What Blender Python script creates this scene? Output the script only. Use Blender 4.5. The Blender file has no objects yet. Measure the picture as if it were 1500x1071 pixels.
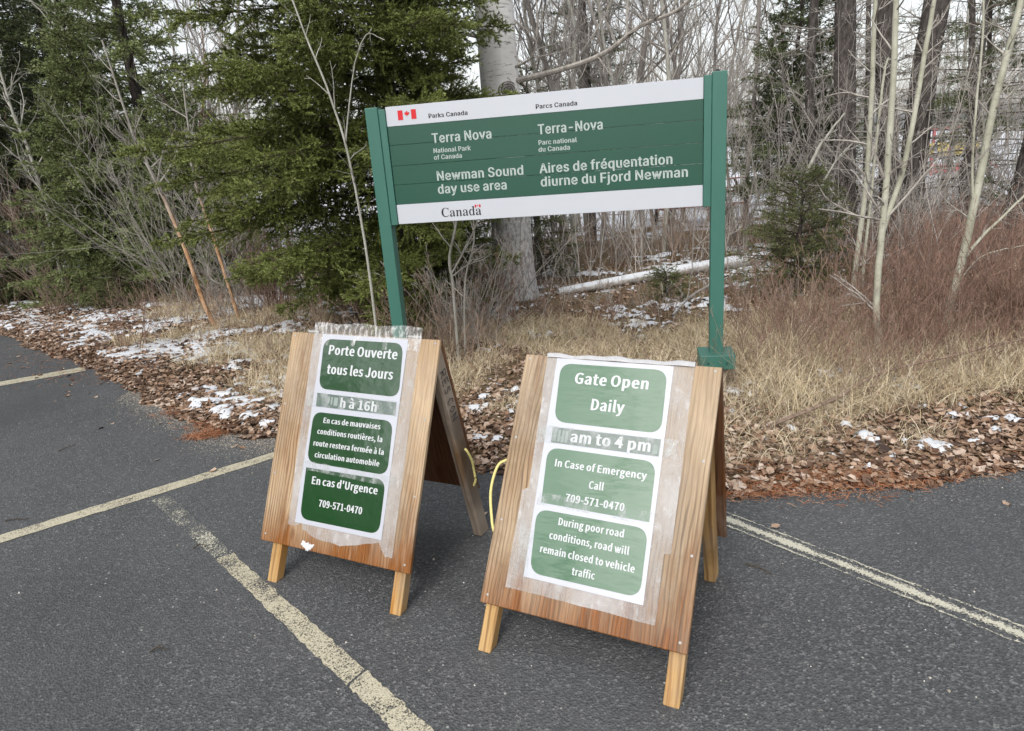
import bpy, bmesh, math, json
import numpy as np
from mathutils import Matrix, Vector
from mathutils.geometry import tessellate_polygon

scene = bpy.context.scene
COL = scene.collection
R_ = math.radians

# ------------------------------------------------------------------ camera
FOC, CX, CY, CAMH = 1000.0, 750.0, 535.5, 1.6        # solved from the vanishing points of the photograph
_d = np.array([1003.0 - CX, 3883.0 - CY, FOC]); _d /= np.linalg.norm(_d)
_up = -_d
_f = np.array([0, 0, 1.0]); _f = _f - _up * (_f @ _up); _f /= np.linalg.norm(_f)
CAMR = np.stack([np.cross(_f, _up), _f, _up])
cam = bpy.data.cameras.new('camera')
cam.sensor_width = 36.0; cam.lens = FOC / 1500 * 36; cam.clip_start = 0.05; cam.clip_end = 2000
camo = bpy.data.objects.new('camera', cam); COL.objects.link(camo)
M = Matrix.Identity(4)
for i in range(3):
    M[i][0] = CAMR[i, 0]; M[i][1] = -CAMR[i, 1]; M[i][2] = -CAMR[i, 2]
M[2][3] = CAMH
camo.matrix_world = M
scene.camera = camo

# ------------------------------------------------------------------ light
scene.view_settings.view_transform = 'Standard'; scene.view_settings.look = 'None'
scene.view_settings.gamma = 1.0; scene.view_settings.exposure = 1.78
SUN_EL, SUN_AZ = R_(42), R_(205)
world = bpy.data.worlds.new('World'); scene.world = world; world.use_nodes = True
wt = world.node_tree; bg = wt.nodes['Background']
sky = wt.nodes.new('ShaderNodeTexSky'); sky.sky_type = 'NISHITA'; sky.sun_disc = False
sky.sun_elevation = SUN_EL; sky.sun_rotation = SUN_AZ; sky.dust_density = 4.0; sky.air_density = 1.2
bw = wt.nodes.new('ShaderNodeHueSaturation'); bw.inputs['Saturation'].default_value = 0.4
gm = wt.nodes.new('ShaderNodeGamma'); gm.inputs['Gamma'].default_value = 0.55   # overcast: the cloud layer evens the sky out
wt.links.new(sky.outputs[0], bw.inputs['Color']); wt.links.new(bw.outputs[0], gm.inputs['Color'])
wt.links.new(gm.outputs[0], bg.inputs['Color']); bg.inputs['Strength'].default_value = 0.15
sun = bpy.data.lights.new('sun', 'SUN'); sun.energy = 0.7; sun.angle = R_(25); sun.color = (1.0, 0.97, 0.93)
suno = bpy.data.objects.new('sun', sun); COL.objects.link(suno)
_sd = Vector((math.sin(SUN_AZ) * math.cos(SUN_EL), math.cos(SUN_AZ) * math.cos(SUN_EL), math.sin(SUN_EL)))
suno.rotation_euler = _sd.to_track_quat('Z', 'Y').to_euler(); suno.location = (0, -5, 20)
cy = scene.cycles
cy.max_bounces = 5; cy.diffuse_bounces = 3; cy.glossy_bounces = 2; cy.transmission_bounces = 2
cy.transparent_max_bounces = 8; cy.caustics_reflective = False; cy.caustics_refractive = False

# ------------------------------------------------------------------ helpers
def gp(px, py, z=0.0):
    v = CAMR @ np.array([(px - CX) / FOC, (py - CY) / FOC, 1.0])
    return np.array([0, 0, CAMH]) + v * ((z - CAMH) / v[2])
def at(px, py, Y):
    v = CAMR @ np.array([(px - CX) / FOC, (py - CY) / FOC, 1.0])
    return np.array([0, 0, CAMH]) + v * (Y / v[1])

def mk(name, chunks, mats, parent=None, smooth=False, loc=None):
    """one mesh object out of numpy chunks (verts, faces, material index, tint)"""
    vs, loops, tot, mi, tint = [], [], [], [], []
    n = 0
    for c in chunks:
        if len(c) == 3 and isinstance(c[2], np.ndarray): c = (c[0], c[1], 0, c[2])
        V, F = np.asarray(c[0], np.float32).reshape(-1, 3), np.asarray(c[1], np.int64)
        if len(F) == 0: continue
        vs.append(V); loops.append((F + n).ravel()); tot.append(np.full(len(F), F.shape[1], np.int32))
        mi.append(np.full(len(F), c[2] if len(c) > 2 else 0, np.int32))
        t = c[3] if len(c) > 3 and c[3] is not None else np.full(len(V), 0.5)
        tint.append(np.asarray(t, np.float32)); n += len(V)
    V = np.concatenate(vs); L = np.concatenate(loops).astype(np.int32); T = np.concatenate(tot); MI = np.concatenate(mi)
    me = bpy.data.meshes.new(name)
    me.vertices.add(len(V)); me.vertices.foreach_set('co', V.ravel())
    me.loops.add(len(L)); me.loops.foreach_set('vertex_index', L)
    me.polygons.add(len(T)); me.polygons.foreach_set('loop_start', np.concatenate([[0], np.cumsum(T)[:-1]]).astype(np.int32))
    me.polygons.foreach_set('loop_total', T)
    me.polygons.foreach_set('material_index', MI)
    me.polygons.foreach_set('use_smooth', np.full(len(T), bool(smooth)))
    a = me.attributes.new('tint', 'FLOAT', 'POINT'); a.data.foreach_set('value', np.concatenate(tint))
    for m in (mats if isinstance(mats, (list, tuple)) else [mats]): me.materials.append(m)
    me.update(calc_edges=True)
    o = bpy.data.objects.new(name, me); COL.objects.link(o)
    if parent: o.parent = parent
    if loc is not None: o.location = loc
    return o
def tag(o, label=None, cat=None, group=None, kind=None):
    if label: o['label'] = label
    if cat: o['category'] = cat
    if group: o['group'] = group
    if kind: o['kind'] = kind
    return o
def thing(name, label, cat, loc=(0, 0, 0), rz=0.0, group=None):
    o = bpy.data.objects.new(name, None); COL.objects.link(o); o.empty_display_size = 0.1
    o.location = loc; o.rotation_euler = (0, 0, rz)
    return tag(o, label, cat, group)
def unit(v): return v / (np.linalg.norm(v, axis=-1, keepdims=True) + 1e-9)

def tubes(P, Rr, sides=4, tint=None, cap=False):
    """P (k,n,3) centre lines, Rr (k,n) radii"""
    P = np.asarray(P, float); Rr = np.asarray(Rr, float)
    if P.ndim == 2: P = P[None]; Rr = Rr[None]
    k, n, _ = P.shape
    T = unit(np.gradient(P, axis=1))
    ref = np.where(np.abs(T[:, :1, 2:3]) > 0.9, np.array([1.0, 0, 0]), np.array([0, 0, 1.0]))
    A = unit(np.cross(T, ref)); B = np.cross(T, A)
    th = np.arange(sides) * 2 * np.pi / sides
    V = P[:, :, None] + Rr[:, :, None, None] * (np.cos(th)[:, None] * A[:, :, None] + np.sin(th)[:, None] * B[:, :, None])
    idx = np.arange(k * n * sides).reshape(k, n, sides)
    a = idx[:, :-1]; b = idx[:, 1:]
    F = np.stack([a, np.roll(a, -1, 2), np.roll(b, -1, 2), b], -1).reshape(-1, 4)
    t = np.repeat(np.full(k, .5) if tint is None else tint, n * sides)
    return V.reshape(-1, 3), F, t

def grow(rng, S, D, Ln, nseg, wob, trop, tropv=(0, 0, 1)):
    k = len(S); P = np.zeros((k, nseg + 1, 3)); P[:, 0] = S; d = unit(np.array(D, float))
    for i in range(nseg):
        d = unit(d + wob * rng.normal(size=(k, 3)) + np.asarray(trop).reshape(-1, 1) * np.array(tropv))
        P[:, i + 1] = P[:, i] + d * (Ln / nseg)[:, None]
    return P
def kids(rng, P, Rr, Ln, per, t0, t1, ang, ratio, taper=0.6):
    k, n, _ = P.shape
    t = np.sort(rng.uniform(t0, t1, (k, per)), 1).ravel(); j = np.repeat(np.arange(k), per)
    f = t * (n - 1); i = np.minimum(f.astype(int), n - 2); w = (f - i)[:, None]
    S = P[j, i] * (1 - w) + P[j, i + 1] * w; T = unit(P[j, i + 1] - P[j, i])
    r = Rr[j, i] * (1 - w[:, 0]) + Rr[j, i + 1] * w[:, 0]
    q = unit(np.cross(T, rng.normal(size=T.shape)))
    a = np.radians(rng.normal(ang, ang * .22, len(t)))[:, None]
    return S, np.cos(a) * T + np.sin(a) * q, Ln[j] * ratio * (1 - taper * t) * rng.uniform(.6, 1.15, len(t)), r

def box_vf(x0, x1, y0, y1, z0, z1):
    V = np.array([[x, y, z] for z in (z0, z1) for y in (y0, y1) for x in (x0, x1)], float)
    F = np.array([[0, 2, 3, 1], [4, 5, 7, 6], [0, 1, 5, 4], [2, 6, 7, 3], [0, 4, 6, 2], [1, 3, 7, 5]])
    return V, F
def bevel(o, w=0.003, seg=2):
    m = o.modifiers.new('bevel', 'BEVEL'); m.width = w; m.segments = seg; m.limit_method = 'ANGLE'; m.angle_limit = R_(40)
    return o

_tab = np.random.default_rng(7).random((256, 256))
def vn(x, y, s=0):
    x = np.asarray(x, float) + s * 17.3; y = np.asarray(y, float) + s * 31.7
    xi = np.floor(x).astype(int); yi = np.floor(y).astype(int); fx = x - xi; fy = y - yi
    fx = fx * fx * (3 - 2 * fx); fy = fy * fy * (3 - 2 * fy)
    g = lambda a, b: _tab[a & 255, b & 255]
    return (g(xi, yi) * (1 - fx) + g(xi + 1, yi) * fx) * (1 - fy) + (g(xi, yi + 1) * (1 - fx) + g(xi + 1, yi + 1) * fx) * fy
def fbm(x, y, s=0, o=4):
    r = 0; a = .5; tot = 0
    for i in range(o): r = r + a * vn(x * 2 ** i, y * 2 ** i, s + i * 3); tot += a; a *= .5
    return r / tot
_ex = np.array([-60, -30, -12, -6.34, -4.04, -2.79, -2.02, -1.6, -.08, 1.0, 1.68, 2.41, 4, 8, 30, 60.])
_ey = np.array([60, 29, 13.4, 8.41, 6.34, 5.09, 4.34, 4.1, 3.36, 2.93, 2.89, 2.96, 3.3, 4.4, 9, 16.])
def yedge(x): return np.interp(x, _ex, _ey)
def dedge(x, y):
    s = (yedge(np.asarray(x) + .3) - yedge(np.asarray(x) - .3)) / .6
    return (y - yedge(x)) / np.sqrt(1 + s * s)
def sst(a, b, x): t = np.clip((x - a) / (b - a), 0, 1); return t * t * (3 - 2 * t)
def ground_z(x, y):
    x = np.asarray(x, float); y = np.asarray(y, float)
    d = dedge(x, y) + .12 * (fbm(x * 2.3, y * 2.3, 5, 3) - .5)
    z = -.05 + .085 * sst(-.12, .22, d)
    near = sst(.1, .8, d)
    z = z + near * (.10 * (fbm(x * .9, y * .9, 1) - .5) + .05 * (fbm(x * 4, y * 4, 2, 3) - .5))
    far = np.hypot(x, y)
    return z + sst(40, 200, far) * 0.5

# ------------------------------------------------------------------ materials
class NT:
    def __init__(s, name, rough=0.7, spec=0.3):
        s.m = bpy.data.materials.new(name); s.m.use_nodes = True; s.t = s.m.node_tree
        s.b = s.t.nodes['Principled BSDF']; s.out = s.t.nodes['Material Output']
        s.b.inputs['Roughness'].default_value = rough; s.b.inputs['Specular IOR Level'].default_value = spec
    def n(s, ty, **k):
        x = s.t.nodes.new('ShaderNode' + ty)
        for a, v in k.items(): setattr(x, a, v)
        return x
    def put(s, sock, v):
        if hasattr(v, 'is_linked') or hasattr(v, 'links'): s.t.links.new(v, sock)
        else:
            if isinstance(v, (tuple, list)) and len(v) == 3 and sock.type == 'RGBA': v = (*v, 1)
            sock.default_value = v
    def co(s, scale=(1, 1, 1), kind='Object', rot=(0, 0, 0)):
        c = s.n('TexCoord'); mp = s.n('Mapping'); s.t.links.new(c.outputs[kind], mp.inputs[0])
        mp.inputs['Scale'].default_value = scale; mp.inputs['Rotation'].default_value = rot
        return mp.outputs[0]
    def noise(s, vec, sc, det=4, rough=.55, dist=0.0, out='Fac'):
        x = s.n('TexNoise'); s.put(x.inputs['Vector'], vec); x.inputs['Scale'].default_value = sc
        x.inputs['Detail'].default_value = det; x.inputs['Roughness'].default_value = rough; x.inputs['Distortion'].default_value = dist
        return x.outputs[out]
    def vor(s, vec, sc, out='Distance', feat='F1'):
        x = s.n('TexVoronoi', feature=feat); s.put(x.inputs['Vector'], vec); x.inputs['Scale'].default_value = sc
        return x.outputs[out]
    def ramp(s, fac, stops, interp='LINEAR'):
        x = s.n('ValToRGB'); s.put(x.inputs[0], fac); e = x.color_ramp.elements; x.color_ramp.interpolation = interp
        while len(e) < len(stops): e.new(.5)
        for i, (p, c) in enumerate(stops):
            e[i].position = p; e[i].color = (*c, 1) if isinstance(c, (tuple, list)) else (c, c, c, 1)
        return x.outputs[0]
    def mix(s, fac, a, b, blend='MIX'):
        x = s.n('Mix', data_type='RGBA', blend_type=blend)
        s.put(x.inputs[0], fac); s.put(x.inputs[6], a); s.put(x.inputs[7], b); return x.outputs[2]
    def ma(s, op, a, b=0.0, clamp=False):
        x = s.n('Math', operation=op, use_clamp=clamp); s.put(x.inputs[0], a); s.put(x.inputs[1], b); return x.outputs[0]
    def mr(s, v, a, b, c=0., d=1.):
        x = s.n('MapRange'); s.put(x.inputs[0], v)
        for i, q in enumerate((a, b, c, d)): x.inputs[i + 1].default_value = q
        return x.outputs[0]
    def bump(s, h, st=.5, di=.01):
        x = s.n('Bump'); x.inputs['Strength'].default_value = st; x.inputs['Distance'].default_value = di
        s.put(x.inputs['Height'], h); s.t.links.new(x.outputs[0], s.b.inputs['Normal'])
    def tint(s):
        x = s.n('Attribute', attribute_name='tint'); return x.outputs['Fac']
    def orand(s): return s.n('ObjectInfo').outputs['Random']
    def nz(s):
        g = s.n('NewGeometry'); x = s.n('SeparateXYZ'); s.t.links.new(g.outputs['Normal'], x.inputs[0]); return x.outputs[2]
    def sep(s, v, i):
        x = s.n('SeparateXYZ'); s.put(x.inputs[0], v); return x.outputs[i]
    def col(s, c): s.put(s.b.inputs['Base Color'], c); return s
    def alpha_mix(s, fac):
        tr = s.n('BsdfTransparent'); mx = s.n('MixShader'); s.put(mx.inputs[0], fac)
        s.t.links.new(tr.outputs[0], mx.inputs[1]); s.t.links.new(s.b.outputs[0], mx.inputs[2]); s.t.links.new(mx.outputs[0], s.out.inputs[0])

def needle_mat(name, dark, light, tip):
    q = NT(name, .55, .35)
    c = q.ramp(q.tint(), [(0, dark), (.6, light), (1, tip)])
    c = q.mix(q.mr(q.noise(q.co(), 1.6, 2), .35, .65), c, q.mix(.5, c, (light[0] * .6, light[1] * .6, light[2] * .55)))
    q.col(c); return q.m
FIR = needle_mat('fir_needles', (.05, .066, .014), (.15, .185, .044), (.30, .335, .11))
SPR = needle_mat('spruce_needles', (.065, .095, .03), (.215, .26, .10), (.36, .41, .19))
DSP = needle_mat('dark_spruce_needles', (.035, .052, .021), (.11, .14, .056), (.20, .23, .10))
YSP = needle_mat('young_spruce_needles', (.05, .065, .02), (.12, .14, .05), (.2, .2, .09))

def bark(name, dark, light, sc=14, stretch=(1, 1, .25), bump=.6, snow=0.0, rough=.85):
    q = NT(name, rough, .2); v = q.co(stretch)
    n1 = q.noise(v, sc, 6, .65); n2 = q.noise(q.co(), sc * 5, 3)
    c = q.ramp(n1, [(.3, dark), (.68, light)]); c = q.mix(q.ma('MULTIPLY', n2, .5), c, tuple(x * .55 for x in dark))
    c = q.mix(q.ma('MULTIPLY', q.ma('SUBTRACT', q.tint(), .5), .8, True), c, tuple(min(1, x * 1.6) for x in light))
    if snow:
        f = q.mr(q.ma('ADD', q.nz(), q.ma('MULTIPLY', q.ma('SUBTRACT', q.noise(q.co(), 9, 4), .5), 1.0)), snow, snow + .25)
        c = q.mix(f, c, (.62, .64, .67))
    q.col(c); q.bump(n1, bump, .02); return q.m
BK_DARK = bark('dark_spruce_bark', (.022, .02, .018), (.15, .13, .12), 30, (1, 1, .35), 1.0)
BK_TWIG = bark('conifer_twigs', (.04, .03, .022), (.12, .095, .07), 20)
BK_GREY = bark('grey_twigs', (.20, .18, .16), (.50, .47, .43), 18)
BK_PALE = bark('pale_sapling_bark', (.26, .25, .21), (.55, .54, .49), 16)
def aspen_mat():
    q = NT('aspen_bark', .75, .25); n = q.noise(q.co((1, 1, .7)), 7, 5, .6); f = q.noise(q.co((1, 1, 3.2)), 22, 5, .7); m = q.noise(q.co((1, 1, .5)), 60, 3)
    c = q.ramp(n, [(.3, (.27, .265, .20)), (.55, (.45, .45, .36)), (.75, (.58, .575, .50))])
    c = q.mix(q.ma('MULTIPLY', q.mr(f, .60, .67), .8), c, (.07, .06, .05)); c = q.mix(q.ma('MULTIPLY', m, .35), c, (.20, .19, .16))
    q.col(c); q.bump(f, .4, .006); return q.m
BK_ASPEN = aspen_mat()
def tan_mat():
    q = NT('orange_tan_bark', .8, .2); n = q.noise(q.co((1, 1, .4)), 22, 5); z = q.sep(q.co(), 2)
    c = q.ramp(n, [(.3, (.20, .10, .05)), (.5, (.45, .26, .14)), (.7, (.58, .40, .26))])
    g = q.ramp(n, [(.3, (.17, .155, .14)), (.7, (.42, .40, .36))])
    q.col(q.mix(q.mr(q.ma('ADD', z, q.ma('MULTIPLY', n, .6)), 1.3, 2.0), c, g)); q.bump(n, .5, .01); return q.m
BK_TAN = tan_mat()
BK_BROWN = bark('brown_twigs', (.12, .08, .06), (.42, .315, .245), 18)
BK_RED = bark('red_twigs', (.10, .06, .046), (.35, .225, .175), 18)
BK_DEAD = bark('dead_twigs', (.16, .145, .13), (.42, .395, .36), 18, snow=.95)
BK_FAR = bark('far_twigs', (.16, .14, .13), (.34, .31, .29), 8)

def birch_mat():
    q = NT('paper_birch_bark', .7, .3)
    v = q.co((1, 1, 6.0)); z = q.sep(q.co(), 2)
    lent = q.ma('MULTIPLY', q.mr(q.noise(v, 8, 5, .7), .58, .66), .75)
    patch = q.mr(q.noise(q.co((1, 1, 1.6)), 2.6, 5, .65), .63, .70)
    fine = q.noise(q.co((1, 1, 2)), 60, 4, .7)
    white = q.mix(q.noise(q.co((1, 1, 3)), 5, 4), (.66, .64, .61), (.85, .84, .82))
    c = q.mix(lent, white, (.09, .08, .075)); c = q.mix(q.ma('MULTIPLY', patch, .8), c, (.07, .062, .058))
    low = q.mr(q.ma('ADD', z, q.noise(q.co(), 3, 3)), 1.6, 2.4, 1.0, 0.0)
    rough = q.ramp(q.noise(q.co((1, 1, .45)), 34, 6, .75), [(.36, (.10, .095, .09)), (.58, (.60, .59, .57))])
    c = q.mix(q.ma('MULTIPLY', low, .85), c, rough)
    c = q.mix(q.ma('MULTIPLY', fine, .15), c, (.25, .24, .23)); q.col(c); q.bump(q.ma('SUBTRACT', fine, lent), .5, .012)
    return q.m
BIRCH = birch_mat()
KNOT = bark('birch_knot_bark', (.05, .045, .04), (.42, .40, .38), 30, (1, 1, 3))

def simple(name, c, rough=.6, spec=.4, var=.12, sc=20, bump=0., coat=0.):
    q = NT(name, rough, spec); n = q.noise(q.co(), sc, 4)
    q.col(q.mix(n, tuple(x * (1 - var) for x in c), tuple(min(1, x * (1 + var)) for x in c)))
    if bump: q.bump(n, bump, .005)
    if coat: q.b.inputs['Coat Weight'].default_value = coat; q.b.inputs['Coat Roughness'].default_value = .08
    return q.m
SIGN_GREEN = simple('sign_green', (.013, .072, .047), .32, .5, .07, 3)
SIGN_WHITE = simple('sign_white', (.48, .505, .55), .35, .5, .04, 3)
SIGN_LETTER = simple('sign_lettering', (.39, .45, .43), .5, .3, .05, 30)
INK = simple('black_ink', (.02, .018, .022), .5, .3)
RED = simple('flag_red', (.55, .012, .02), .45, .4)
def post_mat():
    q = NT('post_green_paint', .42, .45); n = q.noise(q.co((1, 1, .3)), 9, 5); sc = q.noise(q.co((1, 1, .05)), 60, 4, .7)
    c = q.mix(n, (.032, .120, .092), (.046, .150, .118)); c = q.mix(q.mr(sc, .66, .74, 0, .5), c, (.15, .24, .20))
    q.col(c); q.bump(n, .15, .005); return q.m
POST = post_mat()
BOLT = simple('dark_bolt', (.03, .03, .03), .5)
GALV = simple('zinc_screw', (.35, .34, .33), .45, .5)
ROPE = simple('yellow_rope', (.62, .55, .22), .7, .2, .2, 90, .3)
PRINT_WHITE = simple('poster_print_white', (.52, .54, .56), .4, .4, .02)
FADED = simple('faded_digits', (.24, .29, .27), .5, .3, .1, 60)

def wood(name, pale, mid, dark, orange, zfade=None, gr=1.0):
    """plywood, grain along local v; object space of the panel has z along the boards height"""
    q = NT(name, .62, .3); v = q.co((1, .10, .10), rot=(0, 0, 0))
    warp = q.noise(q.co((1, .20, .20)), 8, 3, .5)
    x = q.sep(q.co(), 0)
    wv = q.ma('SINE', q.ma('MULTIPLY', q.ma('ADD', x, q.ma('MULTIPLY', warp, .075)), 430.0 * gr))
    fine = q.noise(q.co((1, .03, .03)), 190, 4, .6)
    patch = q.noise(q.co((1, .28, .28)), 7, 4, .6)
    c = q.mix(q.mr(patch, .35, .65), pale, mid)
    c = q.mix(q.ma('MULTIPLY', q.mr(wv, .1, 1.), q.mr(q.noise(q.co((1, .3, .3)), 6, 2), .38, .6, .15, .8)), c, dark)
    c = q.mix(q.mr(fine, .42, .75, 0, .5), c, dark)
    c = q.mix(q.mr(q.noise(q.co((1, .5, .5)), 3.2, 5, .65), .5, .7, 0, .6), c, (.24, .205, .17))
    c = q.mix(q.mr(q.noise(q.co((1, .8, .8)), 5.5, 6, .7), .54, .70, 0, .6), c, tuple(k * .55 for k in mid))
    kn = q.vor(q.co((1, .45, .45)), 4.5); c = q.mix(q.mr(kn, .035, .07, .75, 0), c, dark)
    o = q.mr(q.noise(q.co((1, .16, .16)), 9, 5, .6), .56, .68)
    if zfade:
        z = q.sep(q.co(), 2)
        o = q.ma('ADD', q.ma('MULTIPLY', o, .75), q.mr(q.ma('ADD', z, q.ma('MULTIPLY', q.noise(q.co((1, .12, .12)), 26, 4), .14)), zfade[0], zfade[1], 1, 0), True)
    oc = q.mix(q.mr(fine, .4, .62), orange, tuple(k * .38 for k in orange))
    c = q.mix(o, c, oc)
    q.col(c); q.bump(q.ma('ADD', fine, q.ma('MULTIPLY', wv, .15)), .35, .003)
    q.put(q.b.inputs['Roughness'], q.mr(o, 0, 1, .7, .42))
    return q.m
WOOD = wood('weathered_plywood', (.48, .36, .235), (.36, .24, .135), (.11, .068, .04), (.26, .098, .024), (.20, .36))
WOOD_R = wood('weathered_plywood_wet', (.44, .335, .225), (.31, .21, .12), (.09, .058, .036), (.235, .086, .021), (.17, .38), .9)
LEGW = wood('stained_lumber', (.50, .33, .15), (.40, .235, .085), (.16, .08, .03), (.42, .20, .05), None, .5)
LEGG = wood('weathered_lumber', (.36, .30, .24), (.25, .19, .145), (.10, .075, .055), (.22, .12, .05), None, .5)
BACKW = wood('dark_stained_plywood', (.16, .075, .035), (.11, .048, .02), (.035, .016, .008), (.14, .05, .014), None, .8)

def film_mat():
    q = NT('wet_plastic_film', .16, .5); v = q.co()
    n = q.noise(q.co((1, 1, .5)), 7, 5, .6); drops = q.vor(v, 210); cr = q.noise(q.co((1, 1, .12)), 45, 4, .6)
    q.col(q.mix(n, (.47, .455, .445), (.62, .615, .62)))
    f = q.ma('ADD', q.mr(n, .3, .7, .18, .62), q.mr(cr, .55, .72, 0, .25))
    f = q.ma('ADD', f, q.mr(drops, .0, .35, .12, 0), True)
    q.bump(q.ma('ADD', q.mr(drops, 0, .4, 1, 0), cr), .35, .002); q.alpha_mix(f); return q.m
FILM = film_mat()
def clear_mat():
    q = NT('clear_plastic_film', .08, .5); cr = q.noise(q.co((1, 1, .10)), 60, 4, .6)
    q.col((.8, .8, .8)); q.bump(cr, .4, .002); q.alpha_mix(q.mr(cr, .48, .66, .12, .6)); return q.m
CLEAR = clear_mat()
def print_mat(name, c, coat, wav, st, ior=1.6):
    q = NT(name, .35, .5); q.col(c)
    q.b.inputs['Coat Weight'].default_value = coat; q.b.inputs['Coat Roughness'].default_value = .03; q.b.inputs['Coat IOR'].default_value = ior
    h = q.ma('ADD', q.noise(q.co(wav), 6, 3), q.ma('MULTIPLY', q.noise(q.co((1, 1, 2)), 120, 3), .03))
    x = q.n('Bump'); x.inputs['Strength'].default_value = st; x.inputs['Distance'].default_value = .01; q.put(x.inputs['Height'], h)
    q.t.links.new(x.outputs[0], q.b.inputs['Coat Normal']); q.t.links.new(x.outputs[0], q.b.inputs['Normal'])
    return q.m
PAPER = print_mat('poster_paper', (.45, .465, .52), .6, (1, 1, 1), .15)
PR_L = print_mat('poster_green_glossy', (.003, .044, .006), 1.0, (1, 1, 1), .35, 1.75)
PR_R = print_mat('poster_green_wet', (.008, .092, .026), 1.0, (.5, .5, 3), .22, 1.95)
STRIP = print_mat('poster_strip_green', (.075, .115, .095), 1.0, (1, 1, 2), .3, 1.7)

def asphalt_col(q):
    v = q.co(kind='Object')
    agg = q.vor(v, 130, 'Color'); g = q.sep(agg, 0)
    n = q.noise(v, 70, 5, .75); big = q.noise(v, .9, 4, .6); mid = q.noise(v, 6, 4, .6)
    c = q.ramp(g, [(0, (.038, .040, .042)), (.6, (.078, .081, .084)), (.9, (.135, .137, .139)), (1, (.24, .24, .235))])
    c = q.mix(q.mr(n, .42, .62, 0, .75), c, (.040, .042, .044))
    c = q.mix(q.mr(big, .35, .7, 0, .5), c, (.10, .103, .106))
    c = q.mix(q.mr(mid, .55, .8, 0, .4), c, (.045, .046, .048))
    c = q.mix(q.mr(q.noise(q.co((1, .6, 1)), .55, 5, .6), .52, .66, 0, .5), c, (.040, .042, .045))
    spk = q.vor(v, 26, 'Distance'); rnd = q.sep(q.vor(v, 26, 'Color'), 1)
    f = q.ma('MULTIPLY', q.mr(spk, .09, .12, 1, 0), q.mr(rnd, .80, .82))
    c = q.mix(q.ma('MULTIPLY', f, .85), c, (.40, .39, .37))
    h = q.ma('ADD', q.vor(v, 130), q.ma('MULTIPLY', n, .9))
    return c, h, v
def asphalt_mat():
    q = NT('asphalt', .62, .45); c, h, v = asphalt_col(q); q.col(c); q.bump(h, .7, .006)
    return q.m
ASPH = asphalt_mat()
def paint_mat(name, wear, col=(.56, .50, .36)):
    q = NT(name, .6, .35); v = q.co()
    n = q.noise(v, 115, 6, .8); pit = q.vor(v, 150); big = q.noise(v, 7, 4, .6); t = q.tint()
    m = q.ma('ADD', q.ma('MULTIPLY', n, .75), q.ma('ADD', q.ma('MULTIPLY', big, .45), q.ma('MULTIPLY', pit, .22)))
    m = q.ma('ADD', m, q.ma('MULTIPLY', q.ma('SUBTRACT', t, .5), .9))
    q.col(q.mix(q.mr(n, .3, .7), tuple(x * .78 for x in col), tuple(min(1, x * 1.15) for x in col)))
    q.bump(q.ma('ADD', n, pit), .5, .004)
    q.alpha_mix(q.mr(m, wear, wear + .10)); return q.m
PAINT = paint_mat('worn_line_paint', .62, (.47, .43, .32)); PAINT_OLD = paint_mat('faded_line_paint', .80, (.50, .48, .39))

def terrain_mat():
    q = NT('forest_floor', .9, .1); v = q.co()
    n = q.noise(v, 22, 6, .75); p = q.noise(v, 2.5, 4, .6)
    c = q.ramp(n, [(.3, (.045, .028, .018)), (.5, (.13, .085, .05)), (.72, (.27, .20, .13))])
    c = q.mix(q.mr(p, .4, .62), c, q.mix(.6, c, (.18, .145, .08)))
    y = q.sep(v, 1); s = q.noise(v, .9, 6, .62)
    f = q.mr(q.ma('ADD', s, q.mr(y, 9.5, 16, -.22, .12)), .50, .56)
    c = q.mix(f, c, (.58, .60, .64)); q.col(c); q.bump(n, .8, .03); return q.m
TERR = terrain_mat()
def ramp_mat(name, stops, rough=.8, spec=.2, sc=None):
    q = NT(name, rough, spec); c = q.ramp(q.tint(), stops)
    if sc: c = q.mix(q.mr(q.noise(q.co(), sc, 4), .3, .7, 0, .5), c, q.mix(.6, c, (.04, .025, .015)))
    q.col(c); return q.m
LEAF = ramp_mat('leaf_litter', [(0, (.045, .028, .022)), (.28, (.13, .075, .05)), (.5, (.26, .16, .10)), (.72, (.40, .28, .20)), (1, (.60, .50, .42))], .7, .3, 40)
ORANGE = ramp_mat('orange_needles', [(0, (.13, .05, .025)), (.6, (.34, .135, .065)), (1, (.46, .26, .15))])
GRASS = ramp_mat('dry_grass', [(0, (.18, .13, .08)), (.4, (.43, .34, .21)), (.75, (.64, .54, .37)), (1, (.78, .71, .55))])
def snow_mat():
    q = NT('snow', .6, .3); n = q.noise(q.co(), 40, 5); q.col(q.mix(n, (.50, .52, .55), (.66, .68, .71))); q.bump(n, .4, .01)
    q.b.inputs['Subsurface Weight'].default_value = 0.0; return q.m
SNOW = snow_mat()
PEB = ramp_mat('pebbles', [(0, (.12, .10, .08)), (.6, (.35, .31, .25)), (1, (.70, .68, .64))])

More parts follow.
